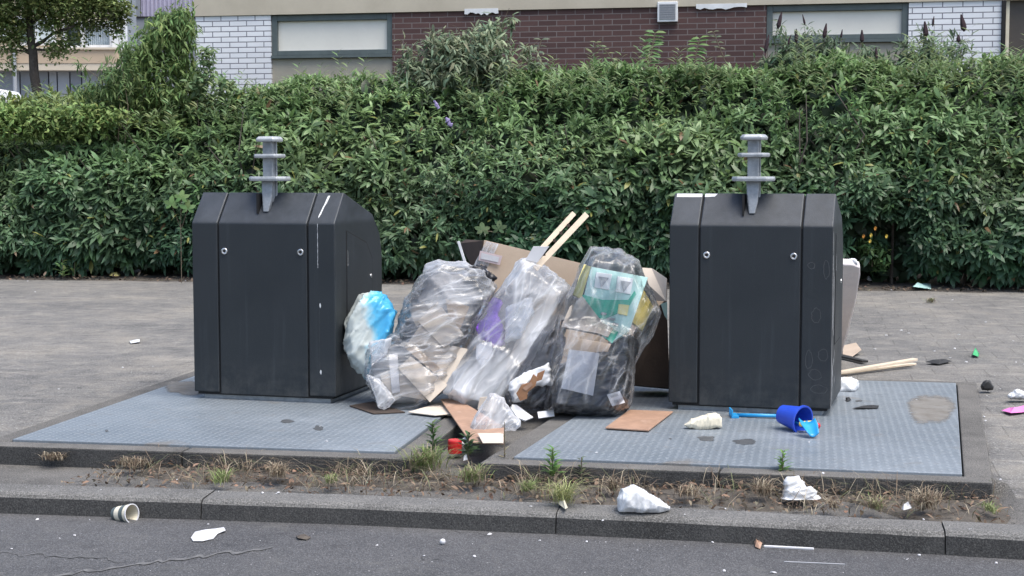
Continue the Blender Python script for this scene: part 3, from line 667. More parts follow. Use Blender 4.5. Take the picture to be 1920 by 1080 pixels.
def hedge_foliage():
    n = 20000; s, t, z, a, b, k, lump = hedge_surface(n)
    dp = np.where(rng.uniform(size=n) < .35, rng.uniform(.15, 1.0, n), 0.); t = t - a * dp; z = z - np.maximum(b, 0) * dp
    g0, g1 = ST(G(1572, 530))[0], ST(G(1700, 530))[0]
    ok = (z > .10) & ~((s > g0) & (s < g1) & (z < .85 - .25 * np.abs(s - (g0 + g1) / 2)) & (t < .75) & (rng.uniform(size=n) < .93)); s, t, z, a, b, k, lump = [x[ok] for x in (s, t, z, a, b, k, lump)]; n = len(s)
    P = np.stack([s, T_H + t, z], 1)
    ax = np.stack([rng.normal(0, .35, n), a, b + .25], 1) + rdir(n) * .35; ax /= np.linalg.norm(ax, axis=1, keepdims=True)
    per = 9; idx = np.repeat(np.arange(n), per)
    rd = rdir(n * per); A_ = ax[idx]; perp = rd - A_ * (rd * A_).sum(1, keepdims=True); perp /= np.linalg.norm(perp, axis=1, keepdims=True)
    tilt = rng.uniform(.25, 1.25, n * per)[:, None]
    Dd = A_ * np.cos(tilt) + perp * np.sin(tilt) - np.array([0, 0, .32])
    Pp = P[idx] + A_ * rng.uniform(-.07, .03, (n * per, 1))
    Nn = A_ + np.array([0, 0, .6]) + rdir(n * per) * .35
    ls_ = (1 + .55 * noisev(P, .75, 31) + .35 * (rng.uniform(size=n) - .5))[idx]
    Ln = rng.uniform(.085, .185, n * per) * ls_; Wd = Ln * rng.uniform(.17, .32, n * per)
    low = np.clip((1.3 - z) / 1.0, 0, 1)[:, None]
    yel = np.clip((-7.4 - P[:, 0]) / .9, 0, 1) * np.clip((P[:, 2] - 1.75) / .3, 0, 1)
    base = np.array([.088, .148, .075]); col = np.tile(base, (n, 1)) * (1 + lump[:, None] * .5)
    tip = rng.uniform(size=n) < .12; col[tip] = np.array([.085, .15, .06])
    gr = noisev(P, .8, 20); col = col * (1 + .4 * gr[:, None]); col[:, 0] *= 1 + .3 * gr
    top = np.clip((k - .5) / .4, 0, 1)[:, None]; col = col * (1 - low * np.array([.38, .25, .18])) * (1 - .0 * top) + np.array([.085, .125, .04]) * top  # lit top and shaded foot of the hedge worked into leaf colour
    col = col * (1 - yel[:, None]) + np.array([.20, .26, .09]) * yel[:, None]
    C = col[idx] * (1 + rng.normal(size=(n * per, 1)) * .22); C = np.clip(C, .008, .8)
    br = rng.uniform(size=n * per) < .009; C[br] = (.17, .11, .06); br = rng.uniform(size=n * per) < .012; C[br] = (.24, .25, .08)
    # long sprigs standing up above the clipped top
    for _ in range(420):
        s5 = random.uniform(s0h, s1h); t5 = T_H + random.uniform(.5, 1.9); h5 = random.uniform(.10, .42) * (1.3 if noise.noise(Vector((s5 * .8, 2, 2))) > 0 else .6); z5 = float(hedge_top(s5)) - .12 - max(0, 1.3 - (t5 - T_H)) * .45; q5 = 14
        kk = np.arange(q5) / q5; lx = random.uniform(-.3, .3); pp = np.stack([s5 + lx * h5 * kk, np.full(q5, t5), z5 + h5 * kk], 1); an = kk * 40
        Pp = np.concatenate([Pp, pp]); Dd = np.concatenate([Dd, np.stack([np.cos(an), np.sin(an), .55 + .5 * kk], 1)]); Nn = np.concatenate([Nn, np.tile([0, -.3, 1.], (q5, 1))]); l5 = rng.uniform(.08, .15, q5); Ln = np.concatenate([Ln, l5]); Wd = np.concatenate([Wd, l5 * .22]); C = np.concatenate([C, vcol((.155, .215, .10), q5, .15)])
    # larger leaves deeper inside, coloured dark to paint in the inner shade
    m = 6500; s2, t2, z2, a2, b2, k2, l2 = hedge_surface(m); dp = rng.uniform(.45, .8, m); t2 = t2 - a2 * dp; z2 = z2 - np.maximum(b2, .15) * dp * .6; z2 = np.maximum(z2, .1)
    i2 = np.repeat(np.arange(m), 6); P2 = np.stack([s2, T_H + t2, z2], 1)[i2] + rng.normal(0, .07, (m * 6, 3)); l3 = rng.uniform(.18, .28, m * 6)
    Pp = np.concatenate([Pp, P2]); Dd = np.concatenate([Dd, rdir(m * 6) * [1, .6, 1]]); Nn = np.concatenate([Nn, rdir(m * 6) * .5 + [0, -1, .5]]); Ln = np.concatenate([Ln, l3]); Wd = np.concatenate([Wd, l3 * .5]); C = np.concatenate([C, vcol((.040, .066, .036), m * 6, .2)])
    Wv = np.stack([Pp[:, 0], Pp[:, 1], Pp[:, 2]], 1)
    Mx = np.array([[U.x, V.x, 0], [U.y, V.y, 0], [0, 0, 1]])
    return Wv @ Mx.T, Dd @ Mx.T, Nn @ Mx.T, Ln, Wd, C
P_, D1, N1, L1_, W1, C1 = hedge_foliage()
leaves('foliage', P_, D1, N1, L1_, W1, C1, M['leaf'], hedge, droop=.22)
# woody stems inside
q = MB()
for i in range(150):
    s_ = random.uniform(s0h, s1h); t_ = T_H + random.uniform(.45, 2.0); h_ = hedge_top(s_) * random.uniform(.55, .9)
    pts = [S(s_ + random.uniform(-.1, .1) * k + .06 * math.sin(i + k), t_ - .12 * k * random.random(), h_ * k / 4) for k in range(5)]
    q.tube(pts, [.022, .018, .014, .01, .005], 5)
q.build('stems', M['bark'], hedge, world=True)
# soil bed under the hedge
bd = MB(); vs = []
n = 200
for i in range(n + 1):
    s_ = lerp(s0h - 3, s1h + 3, i / n)
    for j in range(9):
        t_ = T_H - .12 + j * .5 + (noise.noise(Vector((s_ * 2.5, 0, 4))) * .09 if j == 0 else 0); vs.append(S(s_, t_, (-.012 if j == 0 else .012 + noise.noise(Vector((s_ * 3, t_ * 3, 1))) * .03)))
bd.add(vs, [(i * 9 + j, (i + 1) * 9 + j, (i + 1) * 9 + j + 1, i * 9 + j + 1) for i in range(n) for j in range(8)])
struct(bd.build('soil_bed', M['soil'], smooth=True, origin=False))
# leaf litter on the bed's edge: uncountable
n = 1500; s = rng.uniform(s0h, s1h, n); t = T_H + rng.exponential(.22, n) - .12
Pl = np.stack([s, t, rng.uniform(.0, .03, n)], 1); Mx = np.array([[U.x, V.x, 0], [U.y, V.y, 0], [0, 0, 1]])
o = leaves('leaf_litter', Pl @ Mx.T, rdir(n) * [1, 1, .3], np.tile([0, 0, 1.], (n, 1)) + rdir(n) * .4, rng.uniform(.03, .09, n), rng.uniform(.015, .04, n), vcol((.13, .10, .075), n, .4), M['leaf_soft'])
tag(o, 'brown fallen leaves scattered at the foot of the hedge', 'leaf litter', kind='stuff')

def shrub(name, label, cat, pix, Yb, nsh, per, llen, lwid, col, droop=.3, hang=.0, updir=(0, 0, .6), mat='leaf_soft', stems=(), stem_r=.006, var=.22, foot=None, group=None, spread=.12):
    """pix: list of (px,py,rx,ry) ellipses of foliage at distance Yb; foliage grows through the volume of each"""
    cx = sum(p[0] for p in pix) / len(pix); base = A(cx, 400, Yb) if foot is None else A(foot[0], foot[1], Yb); base.z = 0
    t = thing(name, base, 0, label, cat, group)
    PP = []; w_ = np.array([p[2] * p[3] for p in pix], float); w_ /= w_.sum()
    for (px, py, rx, ry), ww in zip(pix, w_):
        m_ = max(3, int(nsh * ww)); c = A(px, py, Yb); k = Yb / FPX
        d = rdir(m_) * (rng.uniform(0, 1, (m_, 1)) ** .45); d *= [rx * k, min(rx, ry) * k * 1.0 + .1, ry * k]; PP.append(d + np.array(c))
    P = np.concatenate(PP); n = len(P); idx = np.repeat(np.arange(n), per)
    ax = rdir(n) * .8 + np.array(updir); ax /= np.linalg.norm(ax, axis=1, keepdims=True); A_ = ax[idx]; rd = rdir(n * per)
    Dd = A_ * .5 + rd * .8 - np.array([0, 0, hang]); Pp = P[idx] + A_ * rng.uniform(-spread, spread, (n * per, 1))
    Ln = rng.uniform(*llen, n * per); Wd = Ln * rng.uniform(*lwid, n * per)
    lum = 1 + .35 * noisev(P, 2.2, 5)[idx]
    leaves('foliage', Pp, Dd, np.tile([0, -.3, 1.], (n * per, 1)) + rdir(n * per) * .5, Ln, Wd, vcol(col, n * per, var) * lum[:, None], M[mat], t, droop=droop)
    q = MB()
    for st in stems:
        pts = [A(x, y, Yb) for x, y in st]; pts = [Vector((t.location.x + (pts[0].x - t.location.x) * .3, Yb, 0))] + pts if pts[0].z > .3 else pts
        m_ = len(pts); q.tube(pts, [stem_r * (1.6 - 1.2 * i / (m_ - 1)) for i in range(m_)], 5)
    if stems: q.build('stem', M['twig'], t, world=True)
    return t
YS = S(0, T_H + 1.5).y
# yellow-green shrub, top left
shrub('golden_shrub', 'bright yellow-green shrub at the foot of the young tree', 'shrub', [(40, 225, 110, 26), (160, 222, 90, 24), (-60, 220, 90, 26), (90, 245, 120, 20)], 19.6, 900, 8, (.05, .10), (.35, .5), (.18, .26, .085))
shrub('tall_shrub', 'tall bushy green shrub with drooping leaves beside the white brick corner', 'shrub', [(295, 75, 45, 40), (270, 125, 55, 45), (325, 50, 36, 30), (290, 180, 95, 36), (340, 110, 24, 60), (345, 20, 18, 14), (240, 105, 14, 22), (300, 28, 12, 14), (352, 60, 12, 40), (222, 150, 20, 30), (362, 150, 14, 30)], 20.3, 950, 8, (.08, .15), (.16, .24), (.15, .225, .08), hang=.7, stems=[[(290, 200), (300, 120), (310, 40)], [(270, 200), (255, 120)], [(320, 200), (345, 90), (340, 20)]])
shrub('thin_shrub', 'sparse feathery shrub between the young tree and the tall bushy shrub', 'shrub', [(225, 150, 32, 30), (205, 175, 40, 25), (200, 130, 14, 14), (165, 170, 26, 16), (235, 95, 10, 30), (155, 125, 10, 8)], 19.8, 160, 7, (.09, .16), (.12, .18), (.12, .19, .07), hang=.5, stems=[[(240, 200), (230, 130), (222, 70)], [(200, 195), (190, 150), (150, 120)], [(225, 190), (205, 130), (195, 100)]])
shrub('vine_shoot', 'pale green leafy shoot in front of the white brick corner', 'plant', [(390, 110, 12, 20), (385, 140, 14, 16), (420, 165, 24, 14), (375, 165, 18, 20)], 20.0, 110, 6, (.06, .12), (.3, .5), (.16, .23, .11), stems=[[(370, 190), (385, 140), (397, 90)]])
shrub('butterfly_bush', 'big grey-green butterfly bush rising above the middle of the hedge', 'shrub', [(860, 120, 75, 55), (905, 100, 55, 50), (800, 150, 55, 45), (830, 90, 40, 30), (930, 150, 60, 50), (880, 180, 90, 35), (770, 120, 18, 20), (760, 95, 8, 12), (925, 60, 25, 25), (985, 90, 10, 14), (1000, 120, 14, 14), (955, 40, 6, 20)], 19.7, 1000, 7, (.09, .17), (.18, .26), (.20, .25, .16), hang=.35, stems=[[(880, 200), (850, 110), (820, 60)], [(880, 200), (915, 100), (955, 15)], [(860, 200), (790, 130), (755, 75)], [(900, 200), (975, 110), (1010, 75)], [(900, 190), (960, 95), (985, 110)]])
for (x, y) in ((818, 196), (845, 228), (790, 235)):
    pass
M['lilacfl'] = simple('lilac_flower', (.26, .22, .40), (.20, .17, .32), rough=.7)
bbush = [o for o in bpy.data.objects if o.name == 'butterfly_bush'][0]
for (x, y, r_) in ((818, 197, .03), (841, 228, .04)):
    a_, b_ = A(x + 5, y + 7, 18.6), A(x - 5, y - 8, 18.6); fl = MB(); n_ = 9; P_ = [a_.lerp(b_, i / n_) + Vector((random.gauss(0, .008), 0, random.gauss(0, .006))) for i in range(n_ + 1)]
    fl.tube(P_, [r_ * (.5 + .5 * math.sin(3.14 * min(1, .15 + i / n_ * .85))) * random.uniform(.5, 1) for i in range(n_ + 1)], 7); fl.build('flower_spike', M['lilacfl'], bbush, world=True)
bb = shrub('butterfly_bush', 'butterfly bush with dark upright seed heads before the wider boarded window', 'shrub', [(1520, 118, 90, 20), (1460, 120, 40, 20), (1650, 128, 90, 14), (1550, 98, 50, 14), (1745, 110, 60, 22), (1795, 92, 18, 18), (1475, 88, 14, 22), (1735, 78, 12, 24), (1620, 100, 30, 8), (1510, 75, 14, 18), (1545, 80, 10, 14), (1460, 60, 8, 12), (1700, 105, 12, 30), (1640, 105, 8, 14)], 19.6, 560, 7, (.08, .16), (.15, .22), (.13, .185, .115), hang=.25, group=None,
    stems=[[(1470, 130), (1475, 70), (1462, 45)], [(1500, 120), (1493, 75)], [(1540, 120), (1547, 65)], [(1600, 130), (1616, 75)], [(1640, 130), (1643, 105)], [(1740, 120), (1735, 65)], [(1790, 120), (1800, 60)], [(1520, 120), (1507, 45)], [(1440, 120), (1438, 80)], [(1578, 120), (1578, 68)], [(1750, 100), (1752, 45)], [(1805, 110), (1795, 80)]])
for (x, y, hh, rr, ln) in ((1462, 38, 32, 4, 6), (1493, 67, 26, 3.5, 0), (1547, 58, 28, 4, 4), (1616, 68, 24, 4, 0), (1643, 100, 24, 3, -1), (1735, 55, 30, 5, -2), (1805, 43, 32, 5.5, -5), (1507, 37, 20, 2, -4), (1438, 82, 34, 3.5, 6), (1578, 63, 16, 2, 2), (1750, 40, 20, 2, 2), (1797, 72, 14, 4, 0), (1480, 75, 20, 2, 5)):
    a, b = A(x - ln * .6, y + hh / 2, 19.3), A(x + ln * .6, y - hh / 2, 19.3); k = 1.05 * 19.3 / FPX
    q = MB(); q.tube([a, a.lerp(b, .2), a.lerp(b, .45), a.lerp(b, .75), b], [.3 * rr * k, rr * k, rr * k * .95, rr * .6 * k, .25 * rr * k], 7); so = q.build('seed_head', M['seed'], bb, world=True)
def pinnate(label, pts, Y, n, ln, col):
    """upright shoot with paired leaflets"""
    base = A(pts[0][0], 400, Y); base.z = 0; t = thing('tree_of_heaven_shoot', base, 0, label, 'plant')
    P = []; D = []
    for i in range(n):
        k = i / (n - 1) * (len(pts) - 1); j = min(int(k), len(pts) - 2); p = A(*pts[j], Y).lerp(A(*pts[j + 1], Y), k - j)
        for sd_ in (-1, 1):
            P.append(p); D.append((sd_ * 1., random.uniform(-.4, .1), random.uniform(-.1, .5)))
    m_ = len(P); leaves('foliage', P, np.array(D, float), np.tile([0, -.6, .7], (m_, 1)) + rdir(m_) * .2, rng.uniform(ln * .7, ln, m_), np.full(m_, ln * .3), vcol(col, m_, .12), M['leaf_soft'], t, droop=.3)
    MB().tube([base] + [A(*p, Y) for p in pts], .006, 5).build('stem', M['twig'], t, world=True)
pinnate('light green feathery shoot against the brown brick below the wall vent', [(1215, 135), (1222, 95), (1228, 62)], 19.5, 12, .16, (.13, .22, .08))
pinnate('bright green feathery shoot just right of the wall vent, above the hedge', [(1300, 135), (1305, 100), (1312, 72)], 19.5, 10, .15, (.16, .26, .09))
pinnate('thin bare-stemmed shoot crossing the brown brick left of the wall vent', [(1160, 130), (1140, 100), (1118, 80)], 19.5, 7, .09, (.15, .2, .1))
pinnate('thin curly shoot right of the feathery one, in front of brown brick', [(1370, 140), (1350, 90), (1338, 60)], 19.5, 7, .10, (.12, .15, .09))
pinnate('thin shoot rising right of the middle butterfly bush', [(1040, 140), (1005, 110), (1015, 75)], 19.5, 7, .12, (.10, .13, .09))

def maple(label, pix, Y, r_, col):
    base = A(sum(p[0] for p in pix) / len(pix), sum(p[1] for p in pix) / len(pix), Y + .25); base.z = 0
    t = thing('maple_seedling', base, 0, label, 'plant'); P = []; D = []; Ls = []
    st = MB()
    for (x, y) in pix:
        c = A(x, y, Y); nn_ = Vector((random.uniform(-.3, .3), -1, random.uniform(.2, .7))).normalized()
        a1 = nn_.cross(Vector((0, 0, 1))).normalized(); a2 = nn_.cross(a1) 
        for k, ang in enumerate((-120, -62, 0, 62, 120)):
            d = a2 * (-math.cos(R(ang))) + a1 * math.sin(R(ang)); P.append(c); D.append(d); Ls.append(r_ * (1, .95, 1.1, .95, 1)[k] * (.7 if abs(ang) > 100 else 1))
        st.tube([Vector((base.x, base.y, 0)), Vector((base.x, base.y, c.z * .7)), c], .004, 4)
    m_ = len(P); leaves('foliage', P, np.array(D), np.tile([0, -1., .4], (m_, 1)), Ls, np.array(Ls) * .5, vcol(col, m_, .1), M['leaf_soft'], t, droop=.1)
    st.build('stem', M['twig'], t, world=True)
maple('pale green maple seedling poking out of the hedge above the big cardboard box', [(1150, 405), (1175, 392), (1195, 415), (1160, 430), (1185, 440), (1130, 425), (905, 432), (935, 430)], 17.9, .12, (.075, .125, .055))
maple('pale green maple seedling poking out of the hedge above the dropping-streaked container', [(340, 372), (322, 384), (352, 392)], 17.9, .12, (.10, .18, .06))

def herb(name, label, px, py, hpx, n, ln, wd, col, Y=None, up=.8, flowers=(), h=0., cat='plant', group=None, stem=True, lean=0):
    """small upright weed: a stem with leaves all the way up"""
    b = G(px, py, h); t = thing(name, b, 0, label, cat, group); k = b.y / FPX; H = hpx * k
    P = np.array([(b.x + lean * H * (i / n) + random.gauss(0, wd * .3), b.y + random.gauss(0, wd * .3), b.z + H * (.12 + .88 * i / n)) for i in range(n)])
    ang = np.arange(n) * 2.4; D = np.stack([np.cos(ang), np.sin(ang), np.full(n, up)], 1) + rdir(n) * .2
    sc = 1 - .45 * np.arange(n) / n
    leaves('foliage', P, D, np.tile([0, 0, 1.], (n, 1)) + rdir(n) * .2, ln * sc, ln * sc * .28, vcol(col, n, .15), M['leaf_soft'], t, droop=.3)
    if stem: MB().tube([b, b + Vector((lean * H, 0, H))], [.004, .002], 5).build('stem', M['twig'], t, world=True)
    for (fx, fy, mt) in flowers:
        c = A(fx, fy, b.y - .1); q = MB()
        for i in range(8): q.add([c, c + Vector((math.cos(i * .785) * .022, -.006, math.sin(i * .785) * .022)), c + Vector((math.cos(i * .785 + .6) * .022, -.006, math.sin(i * .785 + .6) * .022))], [(0, 1, 2)])
        q.build('flower', M[mt], t, world=True)
    return t
M['orangefl'] = simple('orange_petal', (.8, .35, .06), rough=.6)
t = shrub('marigold_plant', 'leafy plant with small orange and yellow flowers in front of the hedge', 'plant', [(1635, 470, 22, 26), (1625, 455, 16, 14), (1650, 490, 16, 16)], 17.6, 60, 8, (.07, .12), (.25, .35), (.095, .17, .06), stems=[[(1635, 500), (1635, 450)], [(1630, 495), (1618, 447)], [(1640, 495), (1641, 430)]], foot=(1635, 520))
for (x, y, mt) in ((1641, 428, 'orangefl'), (1619, 443, 'orangefl'), (1633, 441, 'yellow'), (1662, 443, 'yellow'), (1631, 452, 'yellow')):
    c = A(x, y, 17.3); q = MB()
    for i in range(8): q.prism([c, c + Vector((math.cos(i * .785) * .016, -.008, math.sin(i * .785) * .016)), c + Vector((math.cos(i * .785 + .6) * .016, -.008, math.sin(i * .785 + .6) * .028))], (0, .004, 0))
    q.build('flower', M[mt], t, world=True)
herb('willowherb', 'narrow-leaved pale green weed at the hedge foot, taller of two', 140, 522, 48, 16, .16, .04, (.13, .21, .08))
herb('willowherb', 'narrow-leaved pale green weed at the hedge foot, shorter and to the left', 118, 524, 34, 14, .15, .04, (.14, .22, .08))
herb('broadleaf_weed', 'broad-leaved weed at the hedge foot near the picture edge', 1880, 535, 28, 12, .20, .05, (.11, .18, .07), stem=False)
herb('broadleaf_weed', 'low leafy weed beside the broad-leaved weed at the hedge foot', 1855, 538, 20, 12, .15, .05, (.13, .21, .08), stem=False)

# ------------------------------------------------------------------ young tree, far left
def make_tree():
    Y = 24.0; b = A(68, 185, Y); b.z = 0
    t = thing('young_tree', b, 0, 'young tree with a bent dark trunk and flat layered crown', 'tree')
    q = MB(); k = Y / FPX
    tr = [Vector((A(72, 300, Y).x, Y, 0)), A(72, 185, Y), A(64, 140, Y), A(62, 100, Y), A(58, 80, Y), A(55, 40, Y), A(58, -20, Y), A(62, -90, Y)]
    q.tube(tr, [.10, .082, .075, .07, .062, .05, .035, .015], 9)
    q.build('trunk', M['bark'], t, world=True)
    br = MB(); 
    for pts, r0 in (([(60, 100), (40, 88), (20, 66), (-20, 60)], .03), ([(60, 88), (80, 78), (100, 62), (130, 52), (165, 40), (200, 34)], .038), ([(57, 92), (90, 94), (110, 80), (150, 74)], .025), ([(56, 60), (30, 40), (0, 20)], .028), ([(57, 45), (90, 25), (140, 5)], .028), ([(62, 105), (45, 96), (15, 90), (2, 95)], .018), ([(58, 10), (20, -20), (-30, -40)], .02), ([(60, 0), (110, -30), (180, -40)], .02), ([(165, 40), (200, 50), (222, 66)], .014)):
        P = [A(x, y, Y + random.uniform(-.3, .3) * i * .6) for i, (x, y) in enumerate(pts)]; br.tube(P, [r0 * (1 - .8 * i / (len(P) - 1)) for i in range(len(P))], 6)
    br.build('branch', M['bark'], t, world=True)
    cl = [(20, 18, 75, 24), (110, 8, 80, 22), (200, 6, 48, 22), (150, 32, 70, 10), (220, 30, 22, 14), (0, 50, 60, 20), (95, 48, 40, 8), (30, 72, 30, 6), (130, 76, 32, 6), (110, 88, 24, 5), (20, 92, 26, 4), (-60, 20, 60, 40), (80, -30, 140, 28), (60, -80, 110, 30), (60, -115, 60, 22), (215, 52, 12, 10), (165, 50, 30, 5), (20, 120, 5, 3), (100, 100, 14, 4)]
    PP = []
    for px, py, rx, ry in cl:
        m_ = int(10 + rx * ry * .25); c = A(px, py, Y); d = rdir(m_) * (rng.uniform(0, 1, (m_, 1)) ** .4); d *= [rx * k, min(rx * k, 1.1), ry * k]; PP.append(d + np.array(c))
    P = np.concatenate(PP); n = len(P); per = 5; idx = np.repeat(np.arange(n), per); P2 = P[idx] + rng.normal(0, .07, (n * per, 3))
    lum = (1 + .4 * noisev(P, 1.6, 8))[idx]
    leaves('crown', P2, rdir(n * per) * [1, 1, .5], np.tile([0, 0, 1.], (n * per, 1)) + rdir(n * per) * .6, rng.uniform(.05, .10, n * per), rng.uniform(.025, .045, n * per), vcol((.23, .29, .11), n * per, .22) * lum[:, None], M['leaf_soft'], t, droop=.2)
make_tree()

# ------------------------------------------------------------------ buildings
T_B = T_H + 3.6
def main_building():
    sa, _ = FP(367, 60, T_B); sb = FP(1880, 60, T_B)[0]; s_end = sb + 4.0
    t = thing('brick_building', S(sa, T_B, 0), -AL, 'low building of brown and white brick with boarded windows behind the hedge', 'building')
    X = lambda px, y=60: FP(px, y, T_B)[0] - sa
    Z = lambda px, py: FP(px, py, T_B)[1]
    zb = (Z(368, 31) + Z(1877, 1)) / 2         # underside of beige band
    def part(name, mt, x0, x1, z0, z1, y0=0, y1=.3, parent=None, bevel=0): return MB().box((x0, y0, z0), (x1, y1, z1)).build(name, M[mt], parent or t, bevel=bevel)
    x1, x2, x3, x4, x5 = X(508), X(735), X(1437), X(1703), X(1877)
    part('white_brick_wall', 'wbrick', 0, x1 - .002, 0, zb, 0, .3); part('white_brick_wall', 'wbrick', x4 + .002, x5, 0, zb, 0, .3)
    part('brown_brick_wall', 'brick', x2 + .002, x3 - .002, 0, zb, .004, .3)
    part('concrete_band', 'render', -.01, s_end - sa, zb + .002, zb + 1.25, -.03, .4)
    part('upper_wall', 'brick', 0, s_end - sa, zb + 1.254, zb + 3.4, 0, .3)
    part('side_wall', 'brick', .004, .3, 0, zb, .302, 9); part('roof', 'ventg', -.1, s_end - sa + .1, zb + 3.404, zb + 3.6, -.1, 9.2)
    part('side_wall', 'render', .004, .3, zb + .002, zb + 3.4, .402, 9)
    part('side_wall', 'brick', s_end - sa - .3, s_end - sa - .004, 0, zb + 3.4, .402, 9)
    part('back_wall', 'brick', .31, s_end - sa - .31, 0, zb + 3.4, 8.7, 9)
    for (xa, xb, px0, px1, pyt, pyb) in ((x1, x2, 508, 733, 30, 102), (x3, x4, 1437, 1703, -4, 74)):
        zt = zb - .004 if px0 == 508 else zb + .0 - .004; z0 = (Z(px0, pyb) + Z(px1, pyb - (2 if px0 == 508 else 4))) / 2 - .01
        fr = MB(); fw = .085
        fr.box((xa, .03, z0), (xa + fw, .22, zt)); fr.box((xb - fw, .03, z0), (xb, .22, zt)); fr.box((xa + fw + .001, .03, zt - fw), (xb - fw - .001, .22, zt)); fr.box((xa + fw + .001, .03, z0), (xb - fw - .001, .22, z0 + fw * .8))
        wn = fr.build('window', M['wframe'], t, bevel=.006)
        part('pane', 'blind', xa + fw, xb - fw, z0 + fw * .8, zt - fw, .09, .11, wn)
        part('sill', 'wframe', xa, xb, z0 - .045, z0 - .002, -.01, .2, wn)
        part('spandrel_panel', 'beige2', xa + .001, xb - .001, 0, z0 - .048, .05, .25)
        part('interior_backing', 'ventg', xa, xb, z0 - .04, zt, .24, .3, wn)
    zv0, zv1 = Z(1252, 42), Z(1252, 4)
    v = MB(); xa, xb = X(1233), X(1271); v.box((xa, -.07, zv0), (xb, .004, zv1)); vo = v.build('wall_vent', M['whitep'], t, bevel=.01)
    g = MB(); g.box((xa + .03, -.076, zv0 + .035), (xb - .03, -.0705, zv1 - .035)); 
    for i in range(7): z = lerp(zv0 + .045, zv1 - .045, i / 6); g.box((xa + .035, -.082, z - .004), (xb - .035, -.0765, z + .004))
    g.build('grille', M['ventg'], vo)
    # broken plaster edge under the band
    for (pa, pb, dz) in ((872, 935, .07), (1305, 1400, .05)):
        xa, xb = X(pa), X(pb); n = 12; top = [(lerp(xa, xb, i / n), -.035, zb + .03) for i in range(n + 1)]; bot = [(lerp(xa, xb, i / n), -.035, zb - dz * random.uniform(.3, 1.1)) for i in range(n + 1)]
        MB().prism(top + bot[::-1], (0, .036, 0)).build('broken_plaster', M['whitep'], t)
    part('drainpipe', 'black', x5 + .004, x5 + .05, 0, zb, -.04, .06)
    dr = MB(); xa, xb = X(1886), X(1886) + 1.3; zd = Z(1886, 108)
    dr.box((xa, .02, 0), (xa + .045, .2, zb)); dr.box((xa + .046, .02, zd - .05), (xb, .2, zd)); d_ = dr.build('window', M['cream'], t)
    part('pane', 'doorb', xa + .046, xb, zd + .001, zb, .08, .1, d_); part('white_brick_wall', 'wbrick', xb + .002, s_end - sa, 0, zb, 0, .3); part('spandrel_panel', 'render', xa + .046, xb, 0, zd - .051, .03, .2)
main_building()

